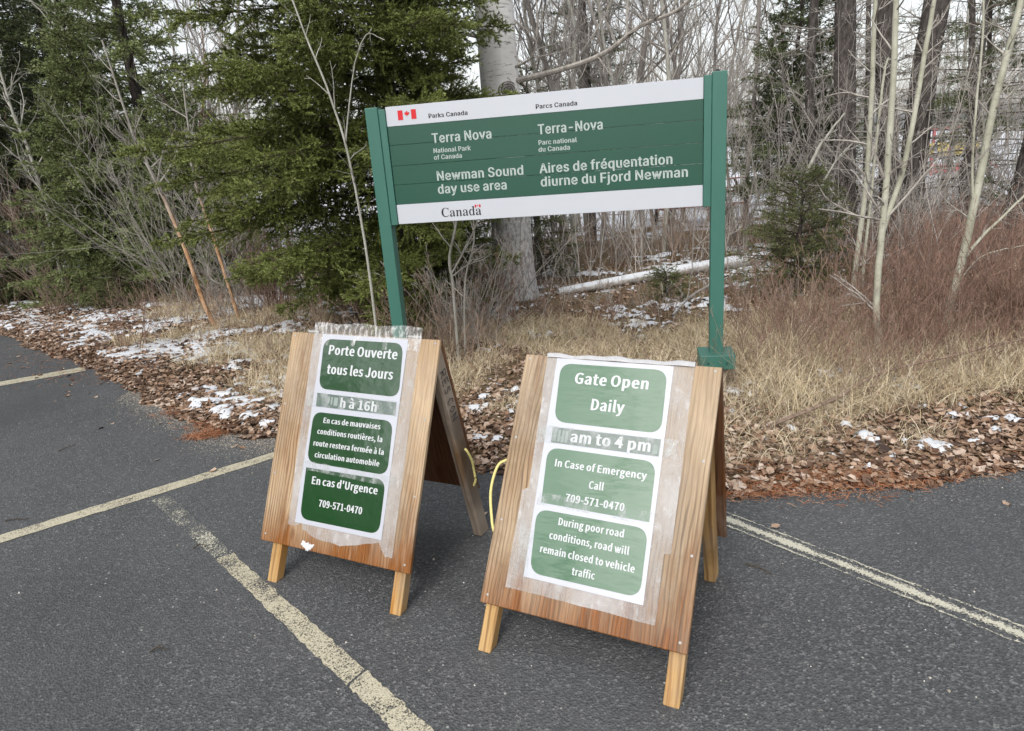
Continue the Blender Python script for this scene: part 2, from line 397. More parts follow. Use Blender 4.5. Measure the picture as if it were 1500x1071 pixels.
# ------------------------------------------------------------------ ground, car park, painted lines
def grid_mesh(name, xs, ys, zf, mat):
    X, Y = np.meshgrid(xs, ys); Z = zf(X, Y); V = np.stack([X, Y, Z], -1).reshape(-1, 3)
    i = np.arange(len(xs) * len(ys)).reshape(len(ys), len(xs))
    F = np.stack([i[:-1, :-1], i[:-1, 1:], i[1:, 1:], i[1:, :-1]], -1).reshape(-1, 4)
    return mk(name, [(V, F)], mat, smooth=True)
xs = np.concatenate([[-600, -300, -150, -80, -50, -30, -22, -17, -14], np.arange(-12, 8.01, .09), [9, 10, 12, 15, 20, 30, 45, 70, 120, 250, 600]])
ys = np.concatenate([[2.4], np.arange(2.6, 13, .09), [13.5, 14, 15, 16.5, 18, 20, 23, 27, 32, 40, 55, 80, 130, 220, 400, 700]])
tag(grid_mesh('forest_floor', xs, ys, ground_z, TERR), 'leaf covered forest floor with thin snow behind the car park edge', kind='structure')
ax = np.concatenate([[-60, -30, -18], np.arange(-12, 8.1, .25), [12, 20, 40, 60]])
V = np.concatenate([np.stack([ax, np.full(len(ax), -60.0), ax * 0], 1), np.stack([ax, yedge(ax) + .55, ax * 0], 1)])
n_ = len(ax); F = np.array([[i, i + 1, n_ + i + 1, n_ + i] for i in range(n_ - 1)])
tag(mk('parking_lot', [(V, F)], ASPH), 'dark grey asphalt car park', kind='structure')

def line(name, L, Rr, mat, wear0=.5, wear1=.5, z=.003, edge=None, n=40):
    """painted stripe between two pixel-surveyed ground edges, as a thin sheet"""
    a0, a1 = gp(*L[0]), gp(*L[1]); b0, b1 = gp(*Rr[0]), gp(*Rr[1])
    m = 7; s = np.linspace(0, 1, n)[:, None, None]; t = np.linspace(0, 1, m)[None, :, None]
    V = (a0 * (1 - s) + a1 * s) * (1 - t) + (b0 * (1 - s) + b1 * s) * t
    rg = np.random.default_rng(3)
    V[:, 0, :2] += rg.normal(size=(n, 2)) * .0025; V[:, -1, :2] += rg.normal(size=(n, 2)) * .0025
    V[..., 2] = z
    T = np.repeat(np.linspace(wear0, wear1, n)[:, None], m, 1)
    if edge is not None: T = T + np.array(edge)[None, :]
    i = np.arange(n * m).reshape(n, m)
    F = np.stack([i[:-1, :-1], i[:-1, 1:], i[1:, 1:], i[1:, :-1]], -1).reshape(-1, 4)
    return tag(mk(name, [(V.reshape(-1, 3), F, 0, T.ravel())], mat), kind='structure')
line('parking_line', [(-160, 833), (402, 662.5)], [(-160, 846), (404, 671)], PAINT, .54, .54)
line('parking_line', [(-120, 581.5), (123, 537.5)], [(-120, 587), (126, 543.5)], PAINT, .54, .52)
line('parking_line', [(315, 819.5), (508, 1004)], [(341, 811), (535, 981)], PAINT, .49, .52)
line('parking_line', [(510, 1006), (660, 1153)], [(537, 983), (700, 1130)], PAINT, .52, .50)
line('parking_line', [(221.8, 734), (314, 818)], [(247, 725), (340, 810)], PAINT_OLD, .56, .60)
line('parking_line', [(1040, 741), (1640, 972)], [(1042, 762), (1636, 1000)], PAINT_OLD, .58, .58, edge=(.16, -.12, .08, .26, .08, -.12, .16), n=90)

# ------------------------------------------------------------------ lettering
GLY = json.loads(r'''{"S":{" ":[0.3691275270013337,[]],"-":[0.9723800935736128,[[[357,246,357,179,87,179,87,246]]]],"A":[1.024729153074559,[[[-20,-6,180,506,289,506,492,-6,370,-6,258,295,235,364,194,476,275,476,234,363,211,296,102,-6]],[[82,134,82,201,389,201,389,134]]]],"C":[1.084460570958154,[[[262,-12,195,-4,134,20,83,58,45,111,22,175,14,250,22,325,45,389,83,441,134,480,195,504,263,512,341,501,379,487,411,468,439,443,462,414,479,381,498,337,384,337,361,385,336,416,302,436,263,442,226,437,194,420,167,393,146,355,132,307,127,250,132,192,146,145,168,107,195,80,226,63,263,58,302,64,336,84,361,116,384,163,498,163,480,120,463,86,440,57,411,33,379,13,343,-1,304,-9]]]],"F":[0.8878163183560327,[[[34,-6,34,506,388,506,388,438,148,438,148,279,366,279,366,212,148,212,148,-6]]]],"N":[1.11063521787776,[[[34,-6,34,506,148,506,359,183,379,151,403,108,445,50,375,46,368,106,367,154,366,192,366,506,481,506,481,-6,366,-6,177,282,152,322,123,372,65,449,141,452,146,377,148,322,148,286,148,-6]]]],"P":[0.9556017080916183,[[[34,-6,34,506,232,506,290,500,339,484,378,458,406,425,422,386,427,342,422,298,406,258,378,225,339,199,290,182,232,177,82,177,82,244,227,244,258,247,280,257,294,272,304,291,311,315,313,342,311,369,304,392,294,411,280,426,258,435,227,439,148,439,148,-6]]]],"S":[0.9596285768484807,[[[220,-14,164,-10,115,4,73,26,42,56,21,92,7,140,123,140,133,110,141,90,155,74,172,63,221,54,248,57,271,64,290,77,303,94,311,114,314,137,312,157,307,172,279,196,233,213,173,230,114,251,66,280,35,318,25,366,32,407,52,443,84,473,125,494,172,508,223,512,275,508,322,494,361,473,392,444,412,410,424,366,313,366,298,402,282,425,256,440,221,445,196,442,175,435,158,423,147,408,141,390,139,369,141,348,147,332,178,308,216,294,267,280,316,264,369,238,410,197,423,169,427,136,421,96,401,59,370,29,329,5,278,-9]]]],"T":[0.9636554456053431,[[[6,438,6,506,435,506,435,438,278,438,278,-6,164,-6,164,438]]]],"a":[0.8468767203328634,[[[158,-14,118,-11,82,0,50,17,25,41,9,71,4,106,8,137,20,161,40,180,64,195,116,212,171,222,225,228,247,236,245,241,245,251,245,252,239,289,224,311,192,319,157,311,134,292,109,263,3,283,35,320,60,344,90,362,124,374,190,384,241,378,294,359,320,341,340,317,353,286,356,247,356,-6,246,-6,246,45,281,45,265,20,221,-4],[168,50,192,53,212,63,226,77,237,94,243,114,245,136,245,178,263,174,232,167,200,163,177,160,142,151,121,133,118,120,116,103,122,74,138,57]]]],"c":[0.8596284713962612,[[[204,-14,149,-7,101,11,61,41,32,81,14,129,8,184,14,240,32,289,61,328,101,359,149,377,204,384,263,376,315,355,355,320,392,268,283,251,264,281,250,301,230,314,204,318,178,314,158,300,143,279,130,252,123,220,120,184,123,149,130,118,142,90,158,69,178,56,204,51,231,56,250,69,265,90,284,122,393,104,357,52,316,16,264,-6]]]],"d":[0.9160043996540698,[[[191,-14,141,-8,95,11,58,41,30,81,13,129,8,186,13,242,31,290,58,330,96,359,141,377,192,384,229,380,261,371,301,344,314,319,280,319,280,506,391,506,391,-6,282,-6,282,52,314,52,301,27,261,-1,229,-11],[201,52,225,56,243,68,258,88,270,115,278,148,281,186,278,224,271,256,259,283,244,302,225,314,201,318,176,314,158,301,142,281,130,255,123,223,120,186,123,149,131,117,143,90,158,69,177,56]]]],"e":[0.875735946423711,[[[208,-14,151,-8,101,11,61,41,32,81,14,129,8,184,14,239,31,287,60,327,99,358,147,377,202,384,269,373,302,359,332,339,356,312,375,279,387,238,390,191,390,161,48,161,48,223,373,220,283,189,276,232,269,262,258,286,243,304,225,315,202,319,177,315,158,303,142,285,130,262,123,236,120,207,120,175,123,137,132,107,145,83,162,65,183,55,208,51,240,57,262,76,288,110,394,93,369,59,348,35,320,14,287,-1,250,-11]]]],"f":[0.5804338779549909,[[[250,378,250,316,-19,316,-19,378]],[[54,-6,54,425,58,455,72,481,95,501,123,515,183,526,223,523,270,516,241,453,206,458,192,460,177,457,171,448,167,433,165,411,165,-6]]]],"i":[0.4092928931413994,[[[26,-6,26,378,137,378,137,-6]],[[82,430,57,433,35,443,20,457,15,475,20,493,35,507,57,517,82,520,108,517,130,507,145,493,150,475,145,457,130,443,108,433]]]],"j":[0.4092928931413994,[[[26,378,137,378,137,-30,134,-63,123,-91,103,-115,76,-132,42,-142,5,-146,-35,-146,-35,-80,0,-80,14,-76,20,-67,24,-51,26,-28]],[[82,430,56,433,35,443,19,457,14,475,19,493,35,507,56,517,82,520,108,517,130,507,145,493,150,475,145,457,129,443,108,433]]]],"k":[0.8300983348508688,[[[85,122,82,214,108,214,269,378,406,378,192,190,184,190]],[[26,-6,26,506,137,506,137,-6]],[[277,-6,111,183,190,233,419,-6]]]],"l":[0.4535882151286207,[[[136,-8,90,-2,54,16,32,45,26,82,26,506,137,506,137,97,142,64,138,59,145,57,155,57,187,60,208,-2,162,-6]]]],"m":[1.2804339131057307,[[[26,-6,26,378,136,378,136,285,69,285,93,320,111,344,158,375,215,385,262,379,300,359,326,328,351,284,270,284,294,318,313,341,364,374,428,385,466,382,501,370,531,352,554,326,568,292,573,251,573,-6,462,-6,462,249,457,282,447,303,432,315,411,319,394,317,382,309,363,282,355,242,355,-6,244,-6,244,255,240,281,231,302,216,315,197,319,166,309,155,298,146,281,140,260,137,234,137,-6]]]],"n":[0.8871451735632223,[[[137,223,137,-6,26,-6,26,378,135,378,136,277,60,277,100,330,134,360,176,378,223,384,265,379,303,367,334,347,358,318,372,281,377,237,377,-6,265,-6,265,231,261,268,249,295,232,312,206,318,187,315,170,307,157,294,147,275,140,252]]]],"o":[0.8978834902481888,[[[204,-14,149,-7,101,11,61,41,32,81,14,129,8,184,14,240,32,289,61,328,101,359,149,377,204,384,259,377,307,359,347,328,376,289,394,240,400,184,394,129,376,81,347,41,307,11,259,-7],[204,51,230,56,250,69,266,90,278,118,286,149,288,184,286,219,278,252,266,279,250,300,230,314,204,318,178,314,158,300,143,279,130,252,123,220,120,184,123,149,130,118,142,90,158,69,178,56]]]],"q":[0.9160043996540698,[[[391,-146,280,-146,280,52,314,52,301,27,261,-1,229,-11,191,-14,141,-8,95,11,58,41,30,81,13,129,8,186,13,242,31,290,58,330,96,359,141,377,192,384,229,380,261,371,301,344,314,319,282,319,282,378,391,378],[201,52,225,56,243,68,258,88,270,115,278,148,281,186,278,224,271,256,259,283,244,302,225,314,201,318,176,314,158,301,142,281,130,255,123,223,120,186,123,149,131,117,143,90,158,69,177,56]]]],"r":[0.5911720774708246,[[[26,-6,26,378,135,378,135,321,98,321,107,344,136,366,170,379,208,384,226,383,265,383,265,310,223,313,204,314,184,312,168,304,155,292,146,276,140,256,137,233,137,-6]]]],"s":[0.7992257915507229,[[[179,-14,138,-11,101,-2,68,13,41,34,21,60,2,97,108,111,125,81,137,64,154,54,178,50,206,54,225,66,235,82,237,101,236,117,232,129,221,139,201,147,139,162,91,177,52,201,28,231,20,269,26,301,43,329,69,352,103,369,141,380,184,383,224,380,260,371,290,357,315,337,356,281,249,266,232,289,222,306,208,317,184,321,161,318,144,307,135,291,133,272,134,256,138,244,177,224,233,211,282,195,320,172,344,142,351,105,346,72,328,43,301,19,266,1,225,-10]]]],"t":[0.5287559632468551,[[[226,378,226,316,-19,316,-19,378]],[[38,469,149,469,149,96,151,76,153,64,156,57,168,55,179,56,218,59,240,-3,192,-8,164,-10,114,-3,72,17,46,49,38,91]]]],"u":[0.8878163183560327,[[[180,-11,138,-7,100,6,69,26,45,55,31,92,26,136,26,378,137,378,137,142,142,105,154,78,171,61,197,55,216,58,232,66,246,79,256,98,263,121,265,150,265,378,377,378,377,-6,267,-6,267,96,342,96,302,43,268,12,226,-5]]]],"v":[0.8468767203328634,[[[142,-6,-20,378,101,378,187,154,208,87,236,15,147,15,175,87,196,154,282,378,402,378,240,-6]]]],"w":[1.1965412826809612,[[[116,-6,-12,378,105,378,156,212,176,136,204,35,130,35,158,134,178,212,228,378,331,378,380,212,400,135,427,35,352,35,381,134,402,212,452,378,570,378,441,-6,343,-6,289,167,275,220,261,274,239,338,318,338,297,274,283,219,268,167,215,-6]]]],"y":[0.8468767203328634,[[[15,-140,42,-78,73,-80,96,-82,109,-69,124,-33,133,-1,-20,378,101,378,187,154,208,87,236,15,147,15,175,87,196,154,282,378,402,378,224,-59,193,-109,148,-139,91,-148,59,-146]]]],"é":[0.875735946423711,[[[208,-14,151,-8,101,11,61,41,32,81,14,129,8,184,14,239,31,287,60,327,99,358,147,377,202,384,269,373,302,359,332,339,356,312,375,279,387,238,390,191,390,161,48,161,48,223,373,220,283,189,276,232,269,262,258,286,243,304,225,315,202,319,177,315,158,303,142,285,130,262,123,236,120,207,120,175,123,137,132,107,145,83,162,65,183,55,208,51,240,57,262,76,288,110,394,93,369,59,348,35,320,14,287,-1,250,-11]],[[133,416,205,526,335,526,237,416]]]]},"B":{" ":[0.3055934426975717,[]],"'":[0.49147726739739755,[[[43,322,146,322,161,456,163,534,26,534,28,456]]]],",":[0.49147726739739755,[[[36,-142,154,-78,187,13,167,72,101,94,39,81,13,42,39,4,92,-9,54,-9,56,-50,-6,-90]]]],"-":[0.5856109908295957,[[[-4,159,241,159,241,223,-4,223]]]],"0":[0.8693763304773409,[[[190,-17,295,13,360,104,381,252,360,398,295,487,190,517,84,487,19,398,-1,252,19,104,84,13],[190,50,166,69,141,134,129,252,141,368,165,432,190,451,214,432,239,368,250,252,239,134,214,69]]]],"1":[0.8693763304773409,[[[25,-8,369,-8,369,60,269,60,269,508,180,508,47,470,47,417,137,417,137,60,25,60]]]],"4":[0.8693763304773409,[[[197,-8,326,-8,326,130,393,130,393,195,326,195,326,508,203,508,-21,181,-21,130,197,130],[197,195,144,195,222,354,253,424,199,424,197,341]]]],"5":[0.8693763304773409,[[[179,-17,276,4,350,65,379,162,354,257,285,312,191,330,156,312,162,439,353,439,353,508,42,508,22,263,91,237,144,260,172,267,223,239,242,161,220,80,169,51,115,67,43,109,-31,56,67,4]]]],"6":[0.8693763304773409,[[[205,-17,296,5,361,65,385,153,364,244,302,300,210,318,134,301,132,264,149,370,184,432,227,450,254,440,309,409,393,459,305,502,222,517,111,489,31,399,3,239,27,98,98,12],[138,198,168,243,197,256,238,228,253,154,236,77,206,49,161,87]]]],"7":[0.8693763304773409,[[[94,-8,232,-8,250,172,290,316,382,460,382,508,-2,508,-2,439,219,439,138,246]]]],"9":[0.8693763304773409,[[[162,-17,270,12,349,106,377,272,353,407,281,489,174,517,82,495,18,436,-6,347,15,256,76,200,168,182,246,199,248,237,230,131,196,69,156,51,127,60,69,92,-12,41,75,-2],[243,305,212,258,181,244,140,272,125,346,143,424,174,452,220,415]]]],"C":[0.982609586018495,[[[256,-17,359,3,461,62,380,114,308,69,261,54,198,78,157,146,140,252,157,356,200,422,263,446,304,433,370,396,449,449,357,497,261,517,128,484,36,392,4,250,36,107,126,15]]]],"D":[1.050822466108845,[[[34,-8,201,-8,342,23,435,113,465,252,435,391,341,478,198,508,34,508],[167,60,167,441,184,441,267,419,312,356,329,252,312,147,267,83,184,60]]]],"E":[0.9157611075178644,[[[34,-8,399,-8,399,62,167,62,167,228,356,228,356,298,167,298,167,439,392,439,392,508,34,508]]]],"G":[1.052186635459996,[[[264,-17,369,0,455,45,455,267,220,267,220,199,326,199,326,80,311,62,274,54,201,78,157,146,140,252,158,356,203,422,272,446,319,433,384,396,463,449,371,497,268,517,132,484,37,392,4,250,36,107,129,15]]]],"I":[0.5119410849767889,[[[34,-8,167,-8,167,508,34,508]]]],"J":[0.8420912016650577,[[[162,-17,261,5,318,65,335,146,335,508,201,508,201,154,186,77,153,55,126,66,74,113,-29,71,62,4]]]],"O":[1.1244922558423676,[[[253,-17,384,16,472,109,502,252,472,393,384,485,253,517,122,485,34,393,4,252,34,109,122,16],[253,54,196,78,156,146,140,252,156,356,196,422,253,446,310,422,350,356,366,252,350,146,310,78]]]],"P":[0.9757882747856031,[[[34,-8,167,-8,167,191,217,191,325,208,406,262,435,353,405,445,323,494,214,508,34,508],[167,258,167,441,201,441,264,433,290,406,299,354,278,282,202,258]]]],"U":[1.0958428415596493,[[[246,-17,356,4,434,75,461,205,461,508,330,508,330,205,316,114,287,68,246,54,206,68,178,114,165,205,165,508,32,508,32,205,58,75,136,4]]]],"a":[0.8802903820022542,[[[146,-17,227,0,281,37,242,37,247,-8,365,-8,365,228,350,311,295,368,202,388,107,371,8,335,66,278,142,308,187,320,222,294,225,241,126,216,35,169,3,96,44,12],[167,50,145,61,140,100,159,152,232,183,232,94,202,61]]]],"b":[0.9553243410869277,[[[227,-17,325,8,396,79,422,191,403,294,341,363,240,388,164,372,161,343,161,394,161,551,28,551,28,-8,143,-8,148,30,110,30,158,-4],[210,52,186,59,161,86,161,273,192,307,220,319,269,285,286,191,262,88]]]],"c":[0.8079847616198826,[[[208,-17,286,-4,378,35,312,91,248,61,218,51,160,87,136,185,161,283,220,319,242,311,298,285,372,338,290,374,213,388,107,364,29,294,0,185,26,76,101,7]]]],"d":[0.9580529120277981,[[[188,-17,266,0,313,36,273,36,278,-8,395,-8,395,551,262,551,262,400,262,352,266,376,195,388,97,363,27,292,0,185,22,76,88,7],[207,52,157,86,137,185,161,283,213,319,239,311,262,284,262,98,235,63]]]],"e":[0.8680120450069057,[[[211,-17,291,-5,382,25,328,81,258,56,224,49,161,82,148,163,379,163,385,206,365,301,302,365,201,388,101,363,28,293,-1,185,27,77,104,7],[149,223,159,294,202,322,241,295,248,223]]]],"f":[0.5555972910764421,[[[-13,312,38,312,38,-8,170,-8,170,312,249,312,249,378,170,378,170,428,178,478,191,494,254,483,287,546,177,560,70,525,38,431,38,378,-13,374]]]],"g":[0.8816545513534051,[[[187,-178,301,-160,381,-111,413,-42,367,31,250,53,177,53,147,64,146,87,147,108,144,122,189,109,310,146,359,245,347,293,358,315,403,315,403,378,243,378,186,388,101,371,37,322,12,248,31,185,62,145,62,148,38,121,19,77,34,35,54,12,54,16,18,-21,-3,-73,55,-152],[187,168,160,189,146,248,159,306,187,326,215,306,229,248,215,189],[196,-120,140,-103,127,-62,130,-34,140,-8,173,-13,235,-13,271,-23,273,-52,259,-98]]]],"h":[0.9403175492699929,[[[28,-8,161,-8,161,265,192,304,224,317,250,297,262,226,262,-8,394,-8,394,235,380,317,330,370,245,388,162,369,161,334,161,394,161,551,28,551]]]],"i":[0.48738452710537616,[[[28,-8,161,-8,161,378,28,378]],[[94,439,151,452,173,488,151,524,94,537,37,523,16,488,37,452]]]],"l":[0.4996627479814404,[[[124,-17,205,-10,184,53,149,51,161,54,161,70,161,551,28,551,28,73,48,7]]]],"m":[1.375515440915373,[[[28,-8,161,-8,161,265,192,305,216,317,240,297,252,226,252,-8,384,-8,384,265,416,305,441,317,464,297,477,226,477,-8,609,-8,609,235,595,317,545,370,461,388,380,367,346,321,326,367,236,388,158,368,109,324,151,324,145,378,28,378]]]],"n":[0.9444102895620143,[[[28,-8,161,-8,161,265,192,304,224,317,250,297,262,226,262,-8,394,-8,394,235,380,317,330,370,245,388,161,369,109,324,151,324,145,378,28,378]]]],"o":[0.938953379918842,[[[207,-17,310,7,386,76,414,185,386,294,310,364,207,388,103,364,28,294,-1,185,28,76,103,7],[207,52,159,87,136,185,159,283,207,319,255,283,278,185,255,87]]]],"p":[0.9580529120277981,[[[28,-164,161,-164,161,-31,161,20,161,-5,227,-17,325,8,396,79,422,191,403,294,341,363,240,388,162,371,111,335,150,335,144,378,28,378],[210,52,187,59,161,86,161,273,192,307,220,319,269,285,286,191,262,88]]]],"q":[0.9580529120277981,[[[262,-164,395,-164,395,378,281,378,275,343,314,343,267,376,195,388,97,363,27,292,0,185,22,76,88,7,188,-17,265,-1,262,27,262,-24],[207,52,157,86,137,185,161,283,213,319,239,311,262,284,262,98,235,63]]]],"r":[0.641545417805313,[[[28,-8,161,-8,161,236,193,298,222,316,282,309,308,378,224,388,147,366,105,311,152,311,146,378,28,378]]]],"s":[0.7506859330544459,[[[162,-17,285,17,333,101,284,182,196,220,150,244,141,278,144,309,172,324,202,315,263,289,336,340,246,375,168,388,50,356,4,275,50,199,135,161,183,135,195,97,191,63,160,48,116,59,43,94,-29,40,72,-2]]]],"t":[0.6265386259883784,[[[178,-17,291,-1,261,61,196,50,178,66,171,113,171,312,272,312,272,378,171,378,171,482,51,482,44,378,-17,374,-17,312,39,312,39,114,50,46,96,0]]]],"u":[0.9403175492699929,[[[172,-17,255,2,307,50,263,50,268,-8,387,-8,387,378,255,378,255,111,223,67,192,53,167,74,155,144,155,378,22,378,22,135,36,53,86,1]]]],"v":[0.8229915534368173,[[[118,-8,240,-8,396,378,260,378,181,162,155,58,203,58,177,162,99,378,-41,378]]]],"w":[1.2063475261599328,[[[95,-8,221,-8,280,197,299,299,247,299,266,198,326,-8,456,-8,575,378,442,378,381,158,365,61,417,61,398,158,332,378,218,378,153,158,135,61,187,61,171,158,109,378,-28,378]]]],"x":[0.7916136843325127,[[[-53,-8,96,-8,156,83,183,145,147,145,177,83,242,-8,394,-8,249,187,383,378,235,378,179,293,156,235,193,235,167,293,107,378,-44,378,91,193]]]],"y":[0.8229915534368173,[[[73,-168,181,-129,239,-35,396,378,260,378,185,167,162,68,210,68,182,168,98,378,-43,378,121,-1,117,-26,93,-80,62,-100,12,-93,-18,-158]]]],"à":[0.8802903820022542,[[[146,-17,227,0,281,37,242,37,247,-8,365,-8,365,228,350,311,295,368,202,388,107,371,8,335,66,278,142,308,187,320,222,294,225,241,126,216,35,169,3,96,44,12],[167,50,145,61,140,100,159,152,232,183,232,94,202,61]],[[215,426,295,467,141,606,45,554]]]],"è":[0.8680120450069057,[[[211,-17,291,-5,382,25,328,81,258,56,224,49,161,82,148,163,379,163,385,206,365,301,302,365,201,388,101,363,28,293,-1,185,27,77,104,7],[149,223,159,294,202,322,241,295,248,223]],[[211,426,292,467,139,606,41,554]]]],"é":[0.8680120450069057,[[[211,-17,291,-5,382,25,328,81,258,56,224,49,161,82,148,163,379,163,385,206,365,301,302,365,201,388,101,363,28,293,-1,185,27,77,104,7],[149,223,159,294,202,322,241,295,248,223]],[[190,426,359,554,263,606,110,467]]]]},"W":{"C":[0.9469046958769544,[[[267,-11,204,-3,149,21,102,59,67,109,45,169,38,238,45,306,68,366,103,416,150,453,206,477,270,485,320,479,380,459,405,454,433,462,443,485,445,485,445,321,444,321,418,380,378,424,330,453,276,462,199,437,154,362,139,236,155,119,205,48,289,25,334,30,378,47,419,74,447,111,452,92,406,35,343,0]]]],"a":[0.6955741756537734,[[[266,-11,232,1,213,36,154,2,99,-9,71,-4,49,12,36,36,32,66,42,108,72,142,128,171,218,198,218,251,214,277,203,294,182,305,154,308,114,303,96,286,109,268,117,241,115,224,108,210,96,202,81,199,65,202,54,212,47,227,45,246,48,270,59,290,78,308,102,321,133,329,169,332,230,325,267,305,288,270,295,219,295,65,298,41,317,36,330,43,329,29,302,-1],[157,35,187,43,218,66,218,176,155,158,123,128,113,88,123,48]]]],"n":[0.7702941708408169,[[[29,0,29,17,56,27,65,58,65,264,57,296,41,304,30,307,30,324,144,324,144,279,203,319,253,332,298,320,325,282,334,221,334,58,342,27,358,20,368,17,368,0,221,0,221,17,218,17,247,27,256,58,256,226,249,269,234,279,211,283,175,273,144,245,144,58,151,27,167,20,177,17,177,0]]]],"d":[0.7485573572791183,[[[145,-11,115,-5,87,11,64,36,46,69,35,109,31,153,35,204,47,248,66,283,91,310,120,326,152,332,192,322,243,292,243,418,240,437,228,449,194,458,194,475,322,475,322,78,329,42,344,34,358,29,358,11,305,6,243,-11,241,41,191,2],[178,29,199,33,217,43,233,59,243,79,243,252,236,268,221,281,182,293,147,285,126,261,116,219,112,160,115,102,125,61,146,37]]]]}}''')
def glyph_mesh(fnt, text, org, U, Vd, N, width, cap, lift=.0):
    """text as flat outlines; org = left baseline point, U/Vd = unit right/up vectors, width fits the line"""
    G = GLY[fnt]; adv = sum(G[c][0] for c in text); sx = width / adv
    out = []; x = 0.0; k = 0
    for c in text:
        a, groups = G[c]
        for g in groups:
            polys = [np.array(p, float).reshape(-1, 2) / 500 for p in g]
            tris = tessellate_polygon([[Vector((p[0], p[1], 0)) for p in q] for q in polys])
            P = np.concatenate(polys)
            V = org + np.outer((x + P[:, 0]) * sx, U) + np.outer(P[:, 1] * cap, Vd) + N * (lift + k * 2e-5)
            k = (k + 1) % 6
            F = np.array(tris)
            nn = np.cross(V[F[:, 1]] - V[F[:, 0]], V[F[:, 2]] - V[F[:, 0]]) @ N
            F[nn < 0] = F[nn < 0][:, ::-1]
            out.append((V, F))
        x += a
    return out
def flat_poly(P2, org, U, Vd, N, lift):
    P2 = np.asarray(P2, float)
    V = org + np.outer(P2[:, 0], U) + np.outer(P2[:, 1], Vd) + N * lift
    F = np.array(tessellate_polygon([[Vector((p[0], p[1], 0)) for p in P2]]))
    nn = np.cross(V[F[:, 1]] - V[F[:, 0]], V[F[:, 2]] - V[F[:, 0]]) @ N
    F[nn < 0] = F[nn < 0][:, ::-1]
    return V, F
def rrect(q, r, corners=(1, 1, 1, 1), n=7):
    """rounded quad from corner points TL TR BR BL"""
    q = np.asarray(q, float); out = []
    for i in range(4):
        p, a, b = q[i], q[i - 1], q[(i + 1) % 4]
        if not corners[i]: out.append(p); continue
        p0 = p + unit(a - p) * r; p1 = p + unit(b - p) * r
        for t in np.linspace(0, 1, n):
            out.append((1 - t) ** 2 * p0 + 2 * t * (1 - t) * (p * .92 + (p0 + p1) * .04) + t * t * p1)
    return np.array(out)

# ------------------------------------------------------------------ park sign
SX, SY, SYAW, SZ, SH, SW = .2836, 4.547, -.2002, 1.2475, .7495, 2.0
sign = thing('park_sign', 'wide green and white park sign on two square green posts', 'sign', (SX, SY, 0), SYAW)
ch = []
cuts = [0, .1225, .2390, .3700, .4920, .6205, SH]
for i in range(6):
    g0 = 0.0008 if i else 0; g1 = .0008 if i < 5 else 0
    V, F = box_vf(-1.0, 1.0, 0, .028, SZ + SH - cuts[i + 1] + g1, SZ + SH - cuts[i] - g0)
    ch.append((V, F, 0 if i in (0, 5) else 1))
bevel(mk('sign_panel', ch, [SIGN_WHITE, SIGN_GREEN], sign), .0015, 1)
for s, h in ((-1, 2.0), (1, 2.022)):
    c = s * 1.092
    p = bevel(mk('post', [box_vf(c - .043, c + .043, -.02, .066, 0 if s > 0 else -.02, h)], POST, sign), .004)
    x0, x1 = sorted((s * 1.002, s * 1.048))
    bevel(mk('side_channel', [box_vf(x0, x1, -.012, .05, SZ - .004, h - .016)], POST, sign), .003)
    bx_ = bevel(mk('base_box', [box_vf(c - .112, c + .112, -.10, .125, .205, .30)], POST, sign), .004)
    mk('footing', [box_vf(c - .06, c + .06, -.05, .09, -.1, .204)], LEGG, sign)
    for dx in (-.06, .06):
        mk('bolt', [tubes(np.array([[c + dx, -.099, .25], [c + dx, -.107, .25]]), np.array([.007, .007]), 8)[:2]], POST, bx_)
    th = np.linspace(0, 2 * np.pi, 9)[:-1]
    if s > 0:
        V, F, _ = tubes(np.array([[c - .01, .01, h - .002], [c - .01, .01, h + .012], [c - .01, .01, h + .0125]]), np.array([.011, .011, .0005]), 8)
        mk('cap_bolt', [(V, F)], BOLT, sign)
SO = np.array([-1.0, 0, SZ + SH]); SU = np.array([1.0, 0, 0]); SVU = np.array([0, 0, 1.0]); SN = np.array([0, -1.0, 0])
def stext(rows, fnt, lift=.0012):
    o = []
    for t, u, v, w, cap in rows:
        o += glyph_mesh(fnt, t, SO + SU * u - SVU * v, SU, SVU, SN, w, cap, lift)
    return o
big = [("Terra Nova", .2935, .2445, .4035, .0585), ("Newman Sound", .2985, .482, .590, .0585), ("day use area", .2985, .566, .474, .0585),
       ("National Park", .2946, .3065, .2535, .0285), ("of Canada", .2946, .349, .193, .0285),
       ("Terra-Nova", .9905, .2445, .413, .0585), ("Parc national", .9885, .3085, .2465, .0285), ("du Canada", .9875, .3505, .2045, .0285),
       ("Aires de fréquentation", .9875, .4815, .837, .0585), ("diurne du Fjord Newman", .9885, .5645, .929, .0585)]
for row in big: mk('lettering', stext([row], 'S'), SIGN_LETTER, sign)
for row in (("Parks Canada", .285, .0905, .2645, .0262), ("Parcs Canada", .9843, .0925, .2645, .0262)): mk('lettering', stext([row], 'S'), INK, sign)['label'] = 'small black lettering on the white top band'
wm = mk('wordmark', stext([("Canada", .3045, .719, .279, .0615)], 'W'), INK, sign)
